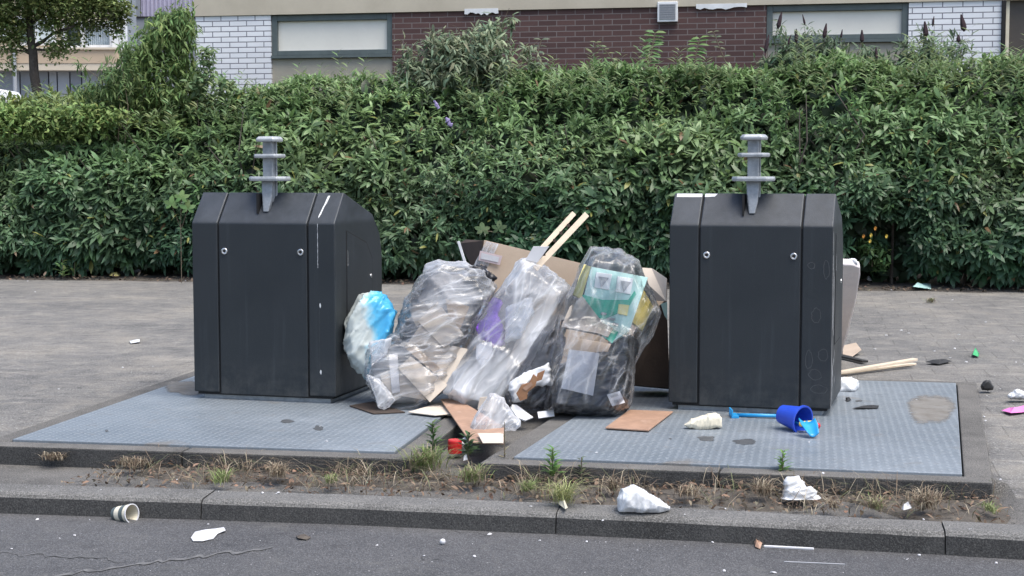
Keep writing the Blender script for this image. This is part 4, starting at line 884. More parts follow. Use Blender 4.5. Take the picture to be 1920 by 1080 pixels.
def far_building():
    Y = 42.0; a = A(-260, 100, Y); t = thing('apartment_block', (a.x, Y, 0), 0, 'pale apartment block with a salmon band and curtained windows far behind the young tree', 'building')
    X = lambda px: A(px, 100, Y).x - a.x; Z = lambda py: A(100, py, Y).z
    def part(name, mt, x0, x1, z0, z1, y0=0, y1=.3, parent=None): return MB().box((x0, y0, z0), (x1, y1, z1)).build(name, M[mt], parent or t)
    xr = X(225)
    part('parapet_band', 'pinkband', 0, xr, Z(120), Z(95), -.3, .2); part('parapet_band', 'creamband', 0, xr, Z(133), Z(120) - .003, -.28, .2); part('sill', 'creamband', 0, xr, Z(95) + .003, Z(91), -.36, .2)
    part('wall', 'creamband', 0, X(115), Z(91) + .003, Z(-260), .1, .5); part('wall', 'creamband', X(115), xr, Z(40), Z(10), .1, .5); part('wall', 'creamband', X(115), xr, Z(-45), Z(-260), .1, .5)
    g = [(-260, -180, 'greypanel'), (-180, -100, 'greypanel_l'), (-100, -20, 'greypanel'), (-20, 24, 'greypanel'), (24, 34, 'greypanel_l'), (34, 88, 'greypanel'), (88, 104, 'greypanel_l'), (104, 128, 'greypanel_l'), (128, 150, 'greypanel'), (150, 225, 'greypanel_l')]
    for x0, x1, mt in g: part('garage_panel', mt, X(x0) + .02, X(x1) - .02, 0, Z(133) - .003, .1, .3)
    part('ground_floor_backing', 'black', 0, xr, 0, Z(133) - .003, .301, .5)
    for (pa, pb, y0, y1) in ((118, 212, 91, 40), (118, 212, 10, -45)):
        f = MB(); xa, xb, z0, z1 = X(pa), X(pb), Z(y0) + .01, Z(y1); 
        for x in (xa, lerp(xa, xb, .36), xb - .09): f.box((x, .0, z0), (x + .09, .2, z1))
        f.box((xa, -.01, z0), (xb, .19, z0 + .09)); f.box((xa, -.01, z1 - .1), (xb, .19, z1)); wn = f.build('window', M['whitep'], t)
        part('pane', 'darkglass', xa, xb, z0, z1, .28, .32, wn)
        c = MB(); n = 60; fr_ = []
        for i in range(n): x = lerp(lerp(xa, xb, .42), xb - .1, i / (n - 1)); fr_.append((x, .22 + .03 * math.sin(i * 1.3), z0 + .1))
        c.add(fr_ + [(x, y, z1 - .1) for x, y, z in fr_], [(i, i + 1, n + i + 1, n + i) for i in range(n - 1)]); c.build('curtain', M['curtain'], wn, solid=.01)
    for (pa, pb, y0, y1) in ((-40, 20, 78, 35), (30, 105, 85, 30), (-130, -60, 78, 35)):
        f = MB(); xa, xb, z0, z1 = X(pa), X(pb), Z(y0), Z(y1); f.box((xa, .03, z0), (xb, .098, z1)); wn = f.build('window', M['whitep'], t)
        part('pane', 'darkglass', xa + .08, lerp(xa, xb, .48), z0 + .08, z1 - .08, .015, .028, wn); part('pane', 'curtain', lerp(xa, xb, .53), xb - .08, z0 + .08, z1 - .08, .015, .028, wn)
    part('pilaster', 'whitep', X(212), X(232), Z(133), Z(-45), -.1, .45)
    MB().tube([(X(35), -.38, 0), (X(35), -.38, Z(93))], .055, 8).build('drainpipe', M['greypanel_l'], t)
    part('side_wall', 'greypanel', X(224), X(230), 0, Z(-260), .51, 1.6); part('roof', 'ventg', -.2, X(232), Z(-262) + .001, Z(-275), -.4, 1.6)
    # lilac clad neighbour
    Y2 = 50.0; a2 = A(200, 100, Y2); t2 = thing('clad_building', (a2.x, Y2, 0), 0, 'lilac metal-clad building glimpsed above the tall bushy shrub', 'building')
    X2 = lambda px: A(px, 100, Y2).x - a2.x; Z2 = lambda py: A(100, py, Y2).z
    MB().box((X2(244), 0, 0), (X2(420), 6, Z2(32))).build('base_wall', M['greypanel'], t2); MB().box((X2(244), .0, Z2(32) + .01), (X2(263), 6, Z2(-200))).build('corner_column', M['greypanel'], t2)
    q = MB(); n = 40
    for i in range(n): x = lerp(X2(264), X2(420), i / n); q.box((x, .1 if i % 2 else .14, Z2(32) + .01), (x + (X2(420) - X2(264)) / n - .004, 6, Z2(-200)))
    q.build('metal_cladding', M['lilac'], t2); MB().box((X2(243), -.05, Z2(34)), (X2(421), .2, Z2(31))).build('ledge', M['black'], t2)
far_building()

# white parked car, only its roof shows over the hedge
def car():
    Y = 34.0; c = A(-92, 164, Y); t = thing('parked_car', (c.x, Y, 0), 0, 'white parked car whose roof just shows above the hedge', 'car'); H = c.z
    side = [(-2.1, .35), (-2.15, .75), (-1.9, .95), (-1.0, 1.0), (-.55, H - .03), (.2, H), (1.3, H - .06), (1.9, 1.05), (2.1, .9), (2.1, .35)]
    MB().prism([(x, -.85, z) for x, z in side], (0, 1.7, 0)).build('body', M['whitep'], t, bevel=.08)
    MB().prism([(x, -.87, z) for x, z in ((-.85, 1.03), (-.5, H - .13), (1.2, H - .15), (1.65, 1.06))], (0, .015, 0)).build('side_window', M['darkglass'], t)
    for x in (-1.35, 1.35):
        MB().lathe([(.05, -.1), (.2, -.1), (.31, -.09), (.31, .1), (.05, .1)], Matrix.Translation((x, -.8, .31)) @ Matrix.Rotation(math.pi / 2, 4, 'X'), 20).build('wheel', M['blackrub'], t)
car()

# ------------------------------------------------------------------ heap of rubbish
def hull_mesh(pts):
    bm = bmesh.new()
    for p in pts: bm.verts.new(p)
    bmesh.ops.convex_hull(bm, input=bm.verts)
    loose = [v for v in bm.verts if not v.link_faces]; bmesh.ops.delete(bm, geom=loose, context='VERTS')
    me = bpy.data.meshes.new('tmp'); bm.to_mesh(me); bm.free(); return me
def lobe(outline, Y0, lean, th, ybot, shrink=.76, back=None):
    """3-D points of one bulge: silhouette ring at mid depth, smaller rings nearer and farther"""
    cx = sum(p[0] for p in outline) / len(outline); cy = sum(p[1] for p in outline) / len(outline); back = back or th
    out = []
    for (x, y) in outline:
        yc = Y0 + lean * (ybot - y) / 100.
        out.append(A(x, y, yc))
        x2, y2 = cx + (x - cx) * shrink, cy + (y - cy) * shrink; yc2 = Y0 + lean * (ybot - y2) / 100.
        out.append(A(x2, y2, yc2 - th)); out.append(A(x2, y2, yc2 + back))
        x3, y3 = cx + (x - cx) * .92, cy + (y - cy) * .92; yc3 = Y0 + lean * (ybot - y3) / 100.
        out.append(A(x3, y3, yc3 - th * .62)); out.append(A(x3, y3, yc3 + back * .62))
    return out
def bag_mesh(name, lobes, mats, vox=.012, smooth=4, amp=.012, freq=5., aniso=(1, 1, 1), seed=0, floor=None, parent=None, ang=None):
    tmp = bpy.data.meshes.new('tmpj'); bm = bmesh.new()
    for pts in lobes:
        h = hull_mesh(pts); bm.from_mesh(h); bpy.data.meshes.remove(h)
    bm.to_mesh(tmp); bm.free()
    o = bpy.data.objects.new('tmpo', tmp); COL.objects.link(o)
    m_ = o.modifiers.new('r', 'REMESH'); m_.mode = 'VOXEL'; m_.voxel_size = vox
    m_ = o.modifiers.new('s', 'SMOOTH'); m_.iterations = smooth; m_.factor = .5
    dg = bpy.context.evaluated_depsgraph_get(); me = bpy.data.meshes.new_from_object(o.evaluated_get(dg)); bpy.data.objects.remove(o)
    me.name = name; bm = bmesh.new(); bm.from_mesh(me); bm.normal_update()
    an = Vector(aniso)
    for v in bm.verts:
        if ang is None: q = Vector((v.co.x * an.x, v.co.y * an.y, v.co.z * an.z)) * freq + Vector((seed, seed * 1.7, 0))
        else:
            ca, sa_ = math.cos(ang), math.sin(ang); q = Vector(((v.co.x * ca + v.co.z * sa_) * .45, v.co.y * .8, (-v.co.x * sa_ + v.co.z * ca) * 2.2)) * freq + Vector((seed, seed * 1.7, 0))
        if ang is not None:
            q3 = q * .8 + noise.noise_vector(q * .5) * .25; d1 = noise.voronoi(q3)[0]; d2 = noise.voronoi(q3 * 2.1 + Vector((3, 1, 2)))[0]
            e1 = max(0, 1 - (d1[1] - d1[0]) * 3.2); e2 = max(0, 1 - (d2[1] - d2[0]) * 3.)
            v.co = v.co + v.normal * amp * (1.5 * e1 * e1 + .7 * e2 * e2 - 1.2 * d1[0] + .2)
            if floor is not None and v.co.z < floor + .004: v.co.z = floor + .004 + (v.co.z - floor) * .02
            continue
        wv = noise.noise_vector(q * .6) * .55; q2 = q + wv
        r1 = 1 - min(1, abs(noise.noise(q2)) * 3.2); r2 = 1 - min(1, abs(noise.noise(q2 * 2.3 + Vector((5, 5, 5)))) * 3.); r3 = noise.noise(q * .45)
        v['d'] if False else None
        d = amp * (1.5 * r1 * r1 + .8 * r2 * r2 + .7 * r3 - .6); v.co = v.co + v.normal * d
        if floor is not None and v.co.z < floor + .004: v.co.z = floor + .004 + (v.co.z - floor) * .02
    bm.to_mesh(me); bm.free()
    me.materials.clear()
    for x in (mats if isinstance(mats, (list, tuple)) else [mats]): me.materials.append(x)
    me.polygons.foreach_set('use_smooth', [True] * len(me.polygons))
    ob = bpy.data.objects.new(name, me); COL.objects.link(ob)
    co = np.empty(len(me.vertices) * 3, np.float32); me.vertices.foreach_get('co', co); co = co.reshape(-1, 3)
    if parent is None:
        c = (co.min(0) + co.max(0)) / 2; c[2] = co[:, 2].min(); co = co - c; ob.location = c
    else:
        ob.parent = parent; inv = np.array(pmat(parent).inverted()); co = co @ inv[:3, :3].T + inv[:3, 3]
    me.vertices.foreach_set('co', co.ravel().astype(np.float32)); me.update(); return ob
def shrinkpix(ol, k, dx=0, dy=0):
    cx = sum(p[0] for p in ol) / len(ol); cy = sum(p[1] for p in ol) / len(ol); return [(cx + (x - cx) * k + dx, cy + (y - cy) * k + dy) for x, y in ol]

# --- big cardboard box behind everything
YB = 9.05
BAGP = {'b1': (8.40, .10, .22, 770), 'b2': (8.30, .10, .17, 765), 'b4': (8.16, .10, .10, 785), 'b3': (8.14, .08, .20, 785)}
def boxpart(pix, Y, th, mt, name, parent=None, label=None, cat=None):
    if isinstance(Y, tuple):
        y0_, ln_, t_, yb_ = BAGP[Y[0]]; Y = [y0_ + ln_ * (yb_ - p[1]) / 100. - t_ + Y[1] for p in pix]
    Ys = Y if isinstance(Y, (list, tuple)) else [Y] * len(pix)
    o = slab(pix, Ys, th).build(name, M[mt] if isinstance(mt, str) else mt, parent, world=parent is not None, bevel=.0015 if th > .004 else 0)
    if label: tag(o, label, cat)
    return o
bxo = A(1010, 600, YB); bxo.z = 0
box = thing('cardboard_box', bxo, 0, 'large open brown cardboard box with a torn flap, standing behind the bags', 'cardboard box')
boxpart([(908, 450), (1083, 492), (1250, 528), (1250, 720), (880, 720), (890, 560)], [YB, YB + .05, YB + .1, YB - .05, YB - .12, YB - .05], .012, 'card', 'front_wall', box)
boxpart([(862, 456), (872, 449), (905, 451), (912, 475), (895, 520), (884, 500)], [YB + .25, YB + .25, YB + .02, YB + .02, YB + .02, YB + .2], .01, 'card_d', 'flap', box)
boxpart([(857, 453), (862, 452), (876, 496), (871, 498)], YB - .01, .008, 'whitepl', 'torn_liner', box)
boxpart([(900, 470), (942, 480), (937, 497), (897, 488)], YB - .03, .002, 'pinkish', 'address_label', box)
boxpart([(903, 474), (936, 482), (934, 492), (901, 485)], YB - .034, .001, 'paper', 'address_panel', box)
boxpart([(912, 452), (935, 458), (905, 520), (880, 512)], YB - .02, .002, M['film4'], 'tape', box)
boxpart([(1225, 522), (1251, 528), (1251, 560), (1236, 545)], YB - .2, .02, 'card_p', 'flap', box)
o = boxpart([(1180, 500), (1222, 503), (1250, 522), (1249, 565), (1190, 560)], [8.9, 8.9, 8.75, 8.7, 8.9], .006, 'card_p', 'cardboard_sheet', None, 'pale pinkish cardboard sheet wedged between the tallest bag and the container', 'cardboard')
o = boxpart([(1239, 570), (1251, 566), (1251, 600), (1246, 592)], 8.55, .004, 'mint', 'leaflet', None, 'pale mint leaflet corner poking out beside the container', 'leaflet')
o = boxpart([(1188, 620), (1250, 560), (1256, 728), (1190, 722)], [8.75, 8.75, 8.68, 8.68], .25, 'card_d', 'dark_carton', None, 'dark brown carton in the shade beside the container', 'carton')

# --- wooden slats sticking out of the heap
def slat(p0, p1, Y0, Y1, wd, th, name, label, mt='wood', cat='slat'):
    a, b = A(*p0, Y0), A(*p1, Y1); d = (b - a).normalized(); side = d.cross(Vector((0, 1, 0))).normalized(); n = d.cross(side)
    m_ = Matrix((( side.x, n.x, d.x, a.x), (side.y, n.y, d.y, a.y), (side.z, n.z, d.z, a.z), (0, 0, 0, 1)))
    o = MB().box((-wd / 2, -th / 2, 0), (wd / 2, th / 2, (b - a).length), mat=m_).build(name, M[mt], bevel=.002); return tag(o, label, cat, None)
slat((985, 500), (1076, 400), 8.55, 8.75, .030, .018, 'wooden_slat', 'pale wooden slat pointing up out of the heap, nearer the open box flap')
slat((1003, 505), (1100, 402), 8.50, 8.70, .034, .018, 'wooden_slat', 'pale wooden slat with dark marks pointing up, nearer the tallest bag')
boxpart([(1000, 462), (1030, 462), (1008, 492), (985, 488)], 8.48, .006, 'paper', 'white_card', None, 'white card folded over the foot of the slats', 'card')
q = MB()
for (x, y) in ((1052, 438), (1040, 452), (1066, 424), (1020, 478)):
    a = A(x, y, 8.48); q.box((a.x - .009, a.y + .012, a.z - .006), (a.x + .009, a.y + .016, a.z + .012), mat=None)
o = q.build('tape_residue', M['card_d'], [x for x in bpy.data.objects if x.name == 'wooden_slat.001'][0]); 
par = o.parent; 
for v in o.data.vertices: v.co -= par.location

# --- blue and white bag
ol = [(673, 557), (707, 547), (730, 560), (742, 587), (735, 625), (720, 680), (690, 712), (657, 685), (644, 640), (652, 595)]
o = bag_mesh('carrier_bag', [lobe(ol, 8.5, .05, .10, 700)], M['bluebag'], amp=.014, freq=6, ang=.9, seed=2, smooth=2, vox=.01); tag(o, 'small blue and white plastic bag squeezed against the container', 'plastic bag')

# --- bag of flattened cardboard
b1a = [(797, 500), (820, 486), (873, 492), (912, 503), (932, 540), (905, 592), (870, 660), (828, 735), (790, 762), (735, 740), (735, 640), (760, 565)]
b1b = [(690, 655), (740, 625), (800, 640), (830, 733), (785, 768), (715, 772), (700, 745), (683, 700)]
BG = 'rubbish bags heaped between the containers'
F1 = 8.42
o = bag_mesh('rubbish_bag', [lobe(b1a, 8.40, .10, .22, 770), lobe(b1b, 8.36, .08, .18, 770)], M['film1'], amp=.010, freq=5, ang=.15, seed=3, floor=0, vox=.009, smooth=1)
tag(o, 'clear rubbish bag full of flattened cardboard next to the blue and white bag', 'rubbish bag', BG)
o = bag_mesh('crumpled_waste', [lobe(shrinkpix(b1a, .84), 8.48, .10, .12, 770), lobe(shrinkpix(b1b, .84), 8.42, .06, .08, 770)], M['greymass'], amp=.016, freq=4, seed=5, floor=.01, vox=.016)
tag(o, 'crumpled grey waste inside the clear bag of cardboard', 'waste')
cards = [  # outline, distances, material
    ([(783, 602), (820, 566), (868, 625), (832, 652)], ('b1', 0.03), 'card_p', 'pale square cardboard piece highest in the clear bag of cardboard'),
    ([(758, 652), (795, 600), (850, 655), (828, 700)], ('b1', 0.045), 'card_g', 'grey cardboard piece partly under the pale square one'),
    ([(812, 690), (848, 648), (880, 655), (833, 725)], ('b1', 0.04), 'card_p', 'long pale cardboard strip at the side of the bag facing the purple cloth'),
    ([(746, 690), (770, 668), (840, 722), (806, 754)], ('b1', 0.025), 'card_p', 'flat cardboard piece lowest in the front of the clear bag'),
    ([(750, 690), (748, 742), (800, 750), (760, 700)], ('b1', 0.05), 'card_g', 'grey cardboard triangle at the bottom of the clear bag'),
    ([(762, 655), (775, 645), (825, 690), (815, 700)], ('b1', 0.022), 'card', 'narrow brown cardboard strip across the middle of the clear bag'),
    ([(728, 665), (745, 662), (750, 735), (735, 738)], ('b1', 0.045), 'paper', 'white paper strip upright in the clear bag of cardboard'),
    ([(835, 560), (880, 575), (862, 618), (842, 598)], ('b1', .07), 'card', 'brown card corner behind the pale square one, near the shiny black film'),
    ([(712, 700), (740, 690), (752, 745), (728, 758)], ('b1', .06), 'card_p', 'pale card in the lowest corner of the clear bag beside the white strip'),
    ([(765, 575), (795, 565), (812, 590), (780, 612)], ('b1', 0.09), 'card_g', 'faint grey card behind the pale square one')]
for pix, Ys, mt, lb in cards: boxpart(pix, Ys, .010, mt, 'cardboard_piece', None, lb, 'cardboard')
o = bag_mesh('black_film', [lobe([(868, 498), (905, 500), (928, 520), (925, 548), (895, 530)], 8.62, .05, .06, 540)], M['blackpl'], amp=.012, freq=14, seed=6, vox=.007, smooth=2); tag(o, 'crumpled shiny black film on top of the cardboard bag', 'plastic film')
o = bag_mesh('white_liner', [lobe([(692, 640), (735, 632), (725, 665), (695, 690)], 8.24, .05, .04, 700), lobe([(688, 702), (712, 712), (742, 750), (722, 768), (708, 765)], 8.18, .05, .04, 768)], M['film4'], amp=.006, freq=7, seed=8, vox=.008, smooth=2, floor=0); tag(o, 'crumpled white plastic liner low in the cardboard bag, towards the container', 'plastic liner')

# --- milky bag with purple cloth
b2a = [(979, 482), (1005, 488), (1040, 512), (1072, 540), (1062, 575), (1040, 610), (1015, 660), (970, 720), (900, 690), (885, 640), (892, 605), (925, 560), (950, 520)]
b2b = [(895, 620), (960, 640), (1000, 690), (975, 735), (940, 768), (900, 768), (862, 758), (832, 736), (848, 700)]
o = bag_mesh('rubbish_bag', [lobe(b2a, 8.30, .10, .17, 765), lobe(b2b, 8.27, .1, .15, 765)], M['film2'], amp=.010, freq=5, ang=.95, seed=13, floor=0, vox=.009, smooth=1)
tag(o, 'milky rubbish bag holding purple cloth and white foam in the middle of the heap', 'rubbish bag', BG)
o = bag_mesh('crumpled_waste', [lobe(shrinkpix(b2a, .8), 8.38, .10, .09, 765), lobe(shrinkpix(b2b, .82), 8.32, .06, .08, 765)], M['greymass'], amp=.016, freq=4, seed=15, floor=.01, vox=.016); tag(o, 'crumpled grey waste inside the milky bag', 'waste')
o = bag_mesh('purple_cloth', [lobe([(905, 600), (930, 590), (945, 615), (945, 648), (925, 650), (900, 635), (893, 615)], 8.36, .1, .05, 650), lobe([(925, 555), (945, 570), (925, 605), (905, 605)], 8.38, .1, .03, 650)], M['purple'], amp=.010, freq=10, ang=.6, seed=4, vox=.008, smooth=2); tag(o, 'crumpled purple cloth inside the milky bag', 'cloth')
o = bag_mesh('foam_sheet', [lobe([(945, 575), (1000, 555), (1005, 590), (975, 640), (948, 640)], 8.32, .1, .05, 640)], M['foam'], amp=.01, freq=8, seed=5, vox=.01); tag(o, 'white packing foam beside the purple cloth', 'foam')
boxpart([(893, 645), (922, 640), (925, 668), (905, 690), (892, 672)], ('b2', .03), .006, 'paper', 'paper_wrapper', None, 'white paper wrapper below the purple cloth', 'paper')
boxpart([(900, 745), (935, 742), (930, 775), (895, 768)], 8.02, .006, 'card_p', 'paper_scrap', None, 'cream card lying under the edge of the milky bag', 'card')
boxpart([(1000, 560), (1050, 545), (1030, 590), (1000, 640), (965, 690), (945, 695)], ('b2', .035), .006, 'card_g', 'grey_sheet', None, 'long grey plastic sheet folded down the side of the milky bag', 'plastic sheet')

# --- smoky bag with food packaging between
b4 = [(1045, 590), (1060, 640), (1045, 700), (1030, 765), (1000, 782), (965, 765), (950, 738), (965, 705), (1000, 660), (1020, 610)]
o = bag_mesh('rubbish_bag', [lobe(b4, 8.16, .10, .10, 785)], M['smoke'], ang=.9, smooth=1, amp=.010, freq=5, seed=23, floor=0, vox=.01); tag(o, 'small smoky-grey bag of food packaging wedged in front of the milky bag', 'rubbish bag', BG)
o = bag_mesh('dark_waste', [lobe(shrinkpix(b4, .8), 8.22, .10, .04, 785)], M['blackpl'], amp=.02, freq=9, seed=24, floor=.01, vox=.012); tag(o, 'dark waste inside the small smoky bag', 'waste')
o = bag_mesh('food_wrapper', [lobe([(955, 722), (975, 705), (990, 712), (985, 750), (962, 757)], 8.02, .05, .04, 760), lobe([(975, 705), (1030, 680), (1035, 720), (1000, 725)], 8.05, .05, .03, 760)], M['whitepl'], amp=.008, freq=12, ang=.7, seed=25, vox=.008, smooth=4); tag(o, 'crumpled white food wrapper in the small smoky bag', 'wrapper')
t_ = thing('food_packet', G(985, 765), 0, 'brown printed food packet crumpled over the white wrapper', 'packet')
boxpart([(968, 738), (978, 722), (992, 718), (1000, 702), (1008, 708), (1004, 724), (990, 735), (988, 748), (975, 752)], 7.93, .02, 'brownfood', 'sleeve', t_)
boxpart([(980, 728), (996, 716), (999, 722), (986, 733)], 7.925, .004, 'board', 'print_patch', t_)
boxpart([(1008, 700), (1022, 694), (1016, 712), (1004, 716)], 7.95, .01, 'brownfood', 'corner', t_)
o = bag_mesh('black_tray', [lobe([(945, 740), (954, 735), (960, 760), (952, 765)], 7.97, .05, .02, 765)], M['blackpl'], amp=.003, freq=20, vox=.006, smooth=1); tag(o, 'small black plastic tray beside the brown packet', 'tray')
boxpart([(953, 758), (968, 758), (1000, 782), (985, 788), (970, 782)], [7.98, 8.0, 7.95, 7.9, 7.9], .01, 'whitepl', 'plastic_offcut', None, 'folded white plastic offcut in front of the small smoky bag', 'plastic')
boxpart([(1008, 772), (1038, 768), (1040, 780), (1010, 784)], [7.96, 8.02, 7.98, 7.93], .006, 'whitepl', 'plastic_offcut', None, 'flat white plastic offcut beside the black bin bag', 'plastic')

# --- tall clear bag: printed boxes above, black bin bag below
b3a = [(1108, 461), (1165, 468), (1197, 488), (1214, 530), (1240, 585), (1222, 630), (1188, 690), (1140, 700), (1062, 690), (1043, 630), (1062, 560), (1085, 500)]
b3b = [(1046, 590), (1100, 580), (1200, 610), (1190, 690), (1184, 755), (1160, 786), (1090, 782), (1018, 776), (1030, 720)]
o = bag_mesh('rubbish_bag', [lobe(b3a, 8.14, .08, .20, 785), lobe(b3b, 8.12, .08, .25, 785)], M['film3'], amp=.007, freq=5, ang=1.15, seed=33, floor=0, vox=.009, smooth=1)
tag(o, 'tallest clear rubbish bag, with green printed boxes over black plastic', 'rubbish bag', BG)
b3k = [(1048, 690), (1095, 660), (1180, 665), (1180, 700), (1176, 755), (1155, 782), (1090, 778), (1030, 770), (1035, 730)]
o = bag_mesh('black_bin_bag', [lobe(b3k, 8.14, .08, .205, 785), lobe([(1150, 630), (1195, 640), (1180, 700), (1140, 690)], 8.2, .05, .09, 785)], M['blackpl'], amp=.016, freq=7, ang=.2, seed=34, floor=.005, vox=.012); tag(o, 'shiny black bin bag inside the bottom of the tallest clear bag', 'bin bag', None)
y0 = 7.90
boxpart([(1067, 655), (1124, 662), (1112, 742), (1052, 728)], ('b3', -.035), .006, 'paper', 'paper_sheet', None, 'large white paper sheet pressed against the black bin bag', 'paper')
boxpart([(1062, 648), (1080, 634), (1146, 645), (1140, 658), (1110, 662), (1066, 656)], ('b3', -.01), .008, 'card', 'cardboard_piece', None, 'brown cardboard flap above the large white paper sheet', 'cardboard')
lb = boxpart([(1138, 740), (1162, 733), (1172, 755), (1148, 762)], ('b3', -.045), .002, 'paper', 'sticker', None, 'white barcode sticker on the black bin bag', 'sticker')
for pix in ([(1144, 742), (1158, 738), (1160, 742), (1146, 746)], [(1150, 751), (1158, 749), (1160, 754), (1152, 757)]): boxpart(pix, ('b3', -.0475), .001, 'label', 'printed_block', lb)
# printed packaging box
pk = A(1150, 620, 8.1); pk = thing('printed_box', pk, 0, 'green and mint printed packaging box tilted in the tallest clear bag', 'box')
boxpart([(1108, 500), (1215, 520), (1180, 620), (1150, 640), (1090, 575)], ('b3', .05), .12, 'mint', 'carton', pk)
boxpart([(1092, 552), (1130, 562), (1178, 562), (1190, 545), (1193, 552), (1176, 580), (1130, 600), (1098, 580)], ('b3', .045), .01, 'teal', 'green_panel', pk)
boxpart([(1130, 612), (1160, 622), (1148, 644), (1128, 630)], ('b3', .044), .005, 'teal', 'green_corner', pk)
boxpart([(1160, 570), (1180, 572), (1176, 592), (1158, 588)], ('b3', .04), .006, 'yel2', 'yellow_patch', pk)
for (x, y) in ((1118, 510), (1158, 518)): boxpart([(x, y), (x + 30, y + 4), (x + 24, y + 34), (x - 4, y + 29)], ('b3', .043), .005, 'whitep', 'print_panel', pk)
for (x, y) in ((1122, 518), (1164, 526)): boxpart([(x, y), (x + 20, y + 3), (x + 5, y + 22)], ('b3', .039), .003, 'label', 'print_picture', pk)
for (x, y, a) in ((1128, 585, 10), (1140, 595, 14), (1150, 605, 10), (1136, 608, 8)): boxpart([(x, y), (x + a, y + 2), (x + a - 2, y + 6), (x - 2, y + 4)], ('b3', .038), .004, 'label', 'printed_block', pk)
boxpart([(1095, 495), (1108, 500), (1090, 560), (1074, 552)], ('b3', .06), .03, 'yel2', 'yellow_sleeve', None, 'pale yellow carton sleeve beside the green printed box', 'carton sleeve')
boxpart([(1068, 575), (1092, 555), (1130, 605), (1150, 615), (1140, 632), (1120, 625), (1052, 612)], ('b3', .03), .05, 'card_g', 'brown_carton', None, 'plain brown carton under the green printed box', 'carton')
boxpart([(1205, 540), (1225, 575), (1205, 620), (1180, 600), (1190, 560)], ('b3', .07), .05, 'gold', 'mustard_carton', None, 'mustard yellow carton at the side of the tallest clear bag', 'carton')
o = bag_mesh('crumpled_waste', [lobe([(1110, 480), (1170, 485), (1195, 510), (1200, 580), (1170, 640), (1110, 620), (1090, 560)], 8.34, .08, .09, 785)], M['greymass'], amp=.02, freq=7, seed=35, vox=.014); tag(o, 'crumpled grey waste behind the green printed box', 'waste')

# --- boards and empty bag at the front
def gslab(pix, hs, th, mt, name, label=None, cat='board', bev=.002, parent=None):
    pts = [G(x, y, h) for (x, y), h in zip(pix, hs if isinstance(hs, (list, tuple)) else [hs] * len(pix))]
    n = sum(((pts[i].cross(pts[(i + 1) % len(pts)])) for i in range(len(pts))), Vector()); n = Vector((0, 0, 1)) if n.length < 1e-9 else (pts[1] - pts[0]).cross(pts[2] - pts[0]).normalized()
    if n.z > 0: n = -n
    o = MB().prism(pts, n * th).build(name, M[mt], parent, world=parent is not None, bevel=bev)
    if label: tag(o, label, cat)
    return o
gslab([(826, 748), (856, 746), (945, 800), (944, 831), (882, 829)], [.05, .05, .03, .012, .012], .008, 'board', 'hardboard_sheet', 'brown hardboard sheet bridging the gap between the two steel plates', 'board')
gslab([(1135, 801), (1180, 768), (1262, 771), (1216, 806)], .018, .008, 'board', 'hardboard_sheet', 'reddish brown hardboard square lying flat on the steel plate by the container', 'board')
gslab([(765, 772), (835, 752), (850, 775), (815, 778)], .02, .006, 'card_p', 'cardboard_scrap', 'pale cardboard scrap under the bag of flattened cardboard', 'cardboard')
gslab([(820, 768), (850, 762), (862, 778), (838, 778)], .012, .006, 'card', 'cardboard_scrap', 'small brown cardboard scrap beside the bridging hardboard', 'cardboard')
gslab([(655, 760), (700, 752), (760, 772), (700, 775)], .012, .006, 'card_d', 'cardboard_scrap', 'dark wet cardboard scrap at the foot of the streaked container', 'cardboard')
b6 = [(918, 735), (932, 738), (948, 752), (970, 785), (978, 800), (940, 812), (905, 820), (880, 816), (890, 785), (905, 755)]
o = bag_mesh('empty_bag', [lobe(b6, 7.52, .10, .05, 820)], M['film4'], ang=1.2, smooth=1, amp=.010, freq=5, seed=43, floor=.0, vox=.009); tag(o, 'small empty clear bag standing on the bridging hardboard', 'plastic bag')
gslab([(895, 812), (944, 812), (944, 830), (905, 830)], .035, .004, 'card_p', 'cardboard_scrap', 'pale pink card lying under the small empty bag', 'cardboard')

# --- behind the right container: mattress, planks, white bag
def mattress():
    ol = [(1400, 488), (1600, 498), (1613, 503), (1613, 518), (1606, 560), (1592, 620), (1578, 667), (1400, 655)]
    o = slab(ol, [lerp(9.35, 10.55, (y - 494) / 173) for x, y in ol], .05).build('mattress', M['mattress'], None, bevel=.010); tag(o, 'pinkish white cot mattress leaning behind the container with cloudy stains', 'mattress')
mattress()
o = bag_mesh('plastic_scrap', [lobe([(1588, 488), (1605, 485), (1608, 496), (1592, 498)], 9.42, .02, .03, 498)], M['foam'], amp=.006, freq=20, vox=.006, smooth=1); tag(o, 'small crumpled plastic on top of the cot mattress', 'plastic')
def gbeam(p0, p1, wd, th, h0, h1, mt, name, label, cat):
    a, b = G(*p0, h0), G(*p1, h1); d = (b - a).normalized(); n = d.cross(Vector((0, 0, 1))).normalized()
    vs = []
    for p in (a, b): vs += [p + n * wd / 2, p - n * wd / 2, p - n * wd / 2 + Vector((0, 0, th)), p + n * wd / 2 + Vector((0, 0, th))]
    o = MB().add(vs, [(0, 1, 2, 3), (7, 6, 5, 4), (0, 4, 5, 1), (1, 5, 6, 2), (2, 6, 7, 3), (3, 7, 4, 0)]).build(name, M[mt], bevel=.002); return tag(o, label, cat)
gbeam((1565, 702), (1716, 676), .045, .016, .005, .035, 'wood', 'plank', 'pale wooden plank, upper of the two lying behind the stained container', 'plank')
gbeam((1565, 703), (1714, 684), .04, .014, -.012, -.01, 'wood', 'plank', 'thinner pale plank lying under the other plank', 'plank')
gbeam((1570, 668), (1622, 680), .05, .015, .0, .0, 'blackrub', 'black_strip', 'black rubber strip lying at the foot of the cot mattress', 'rubber strip')
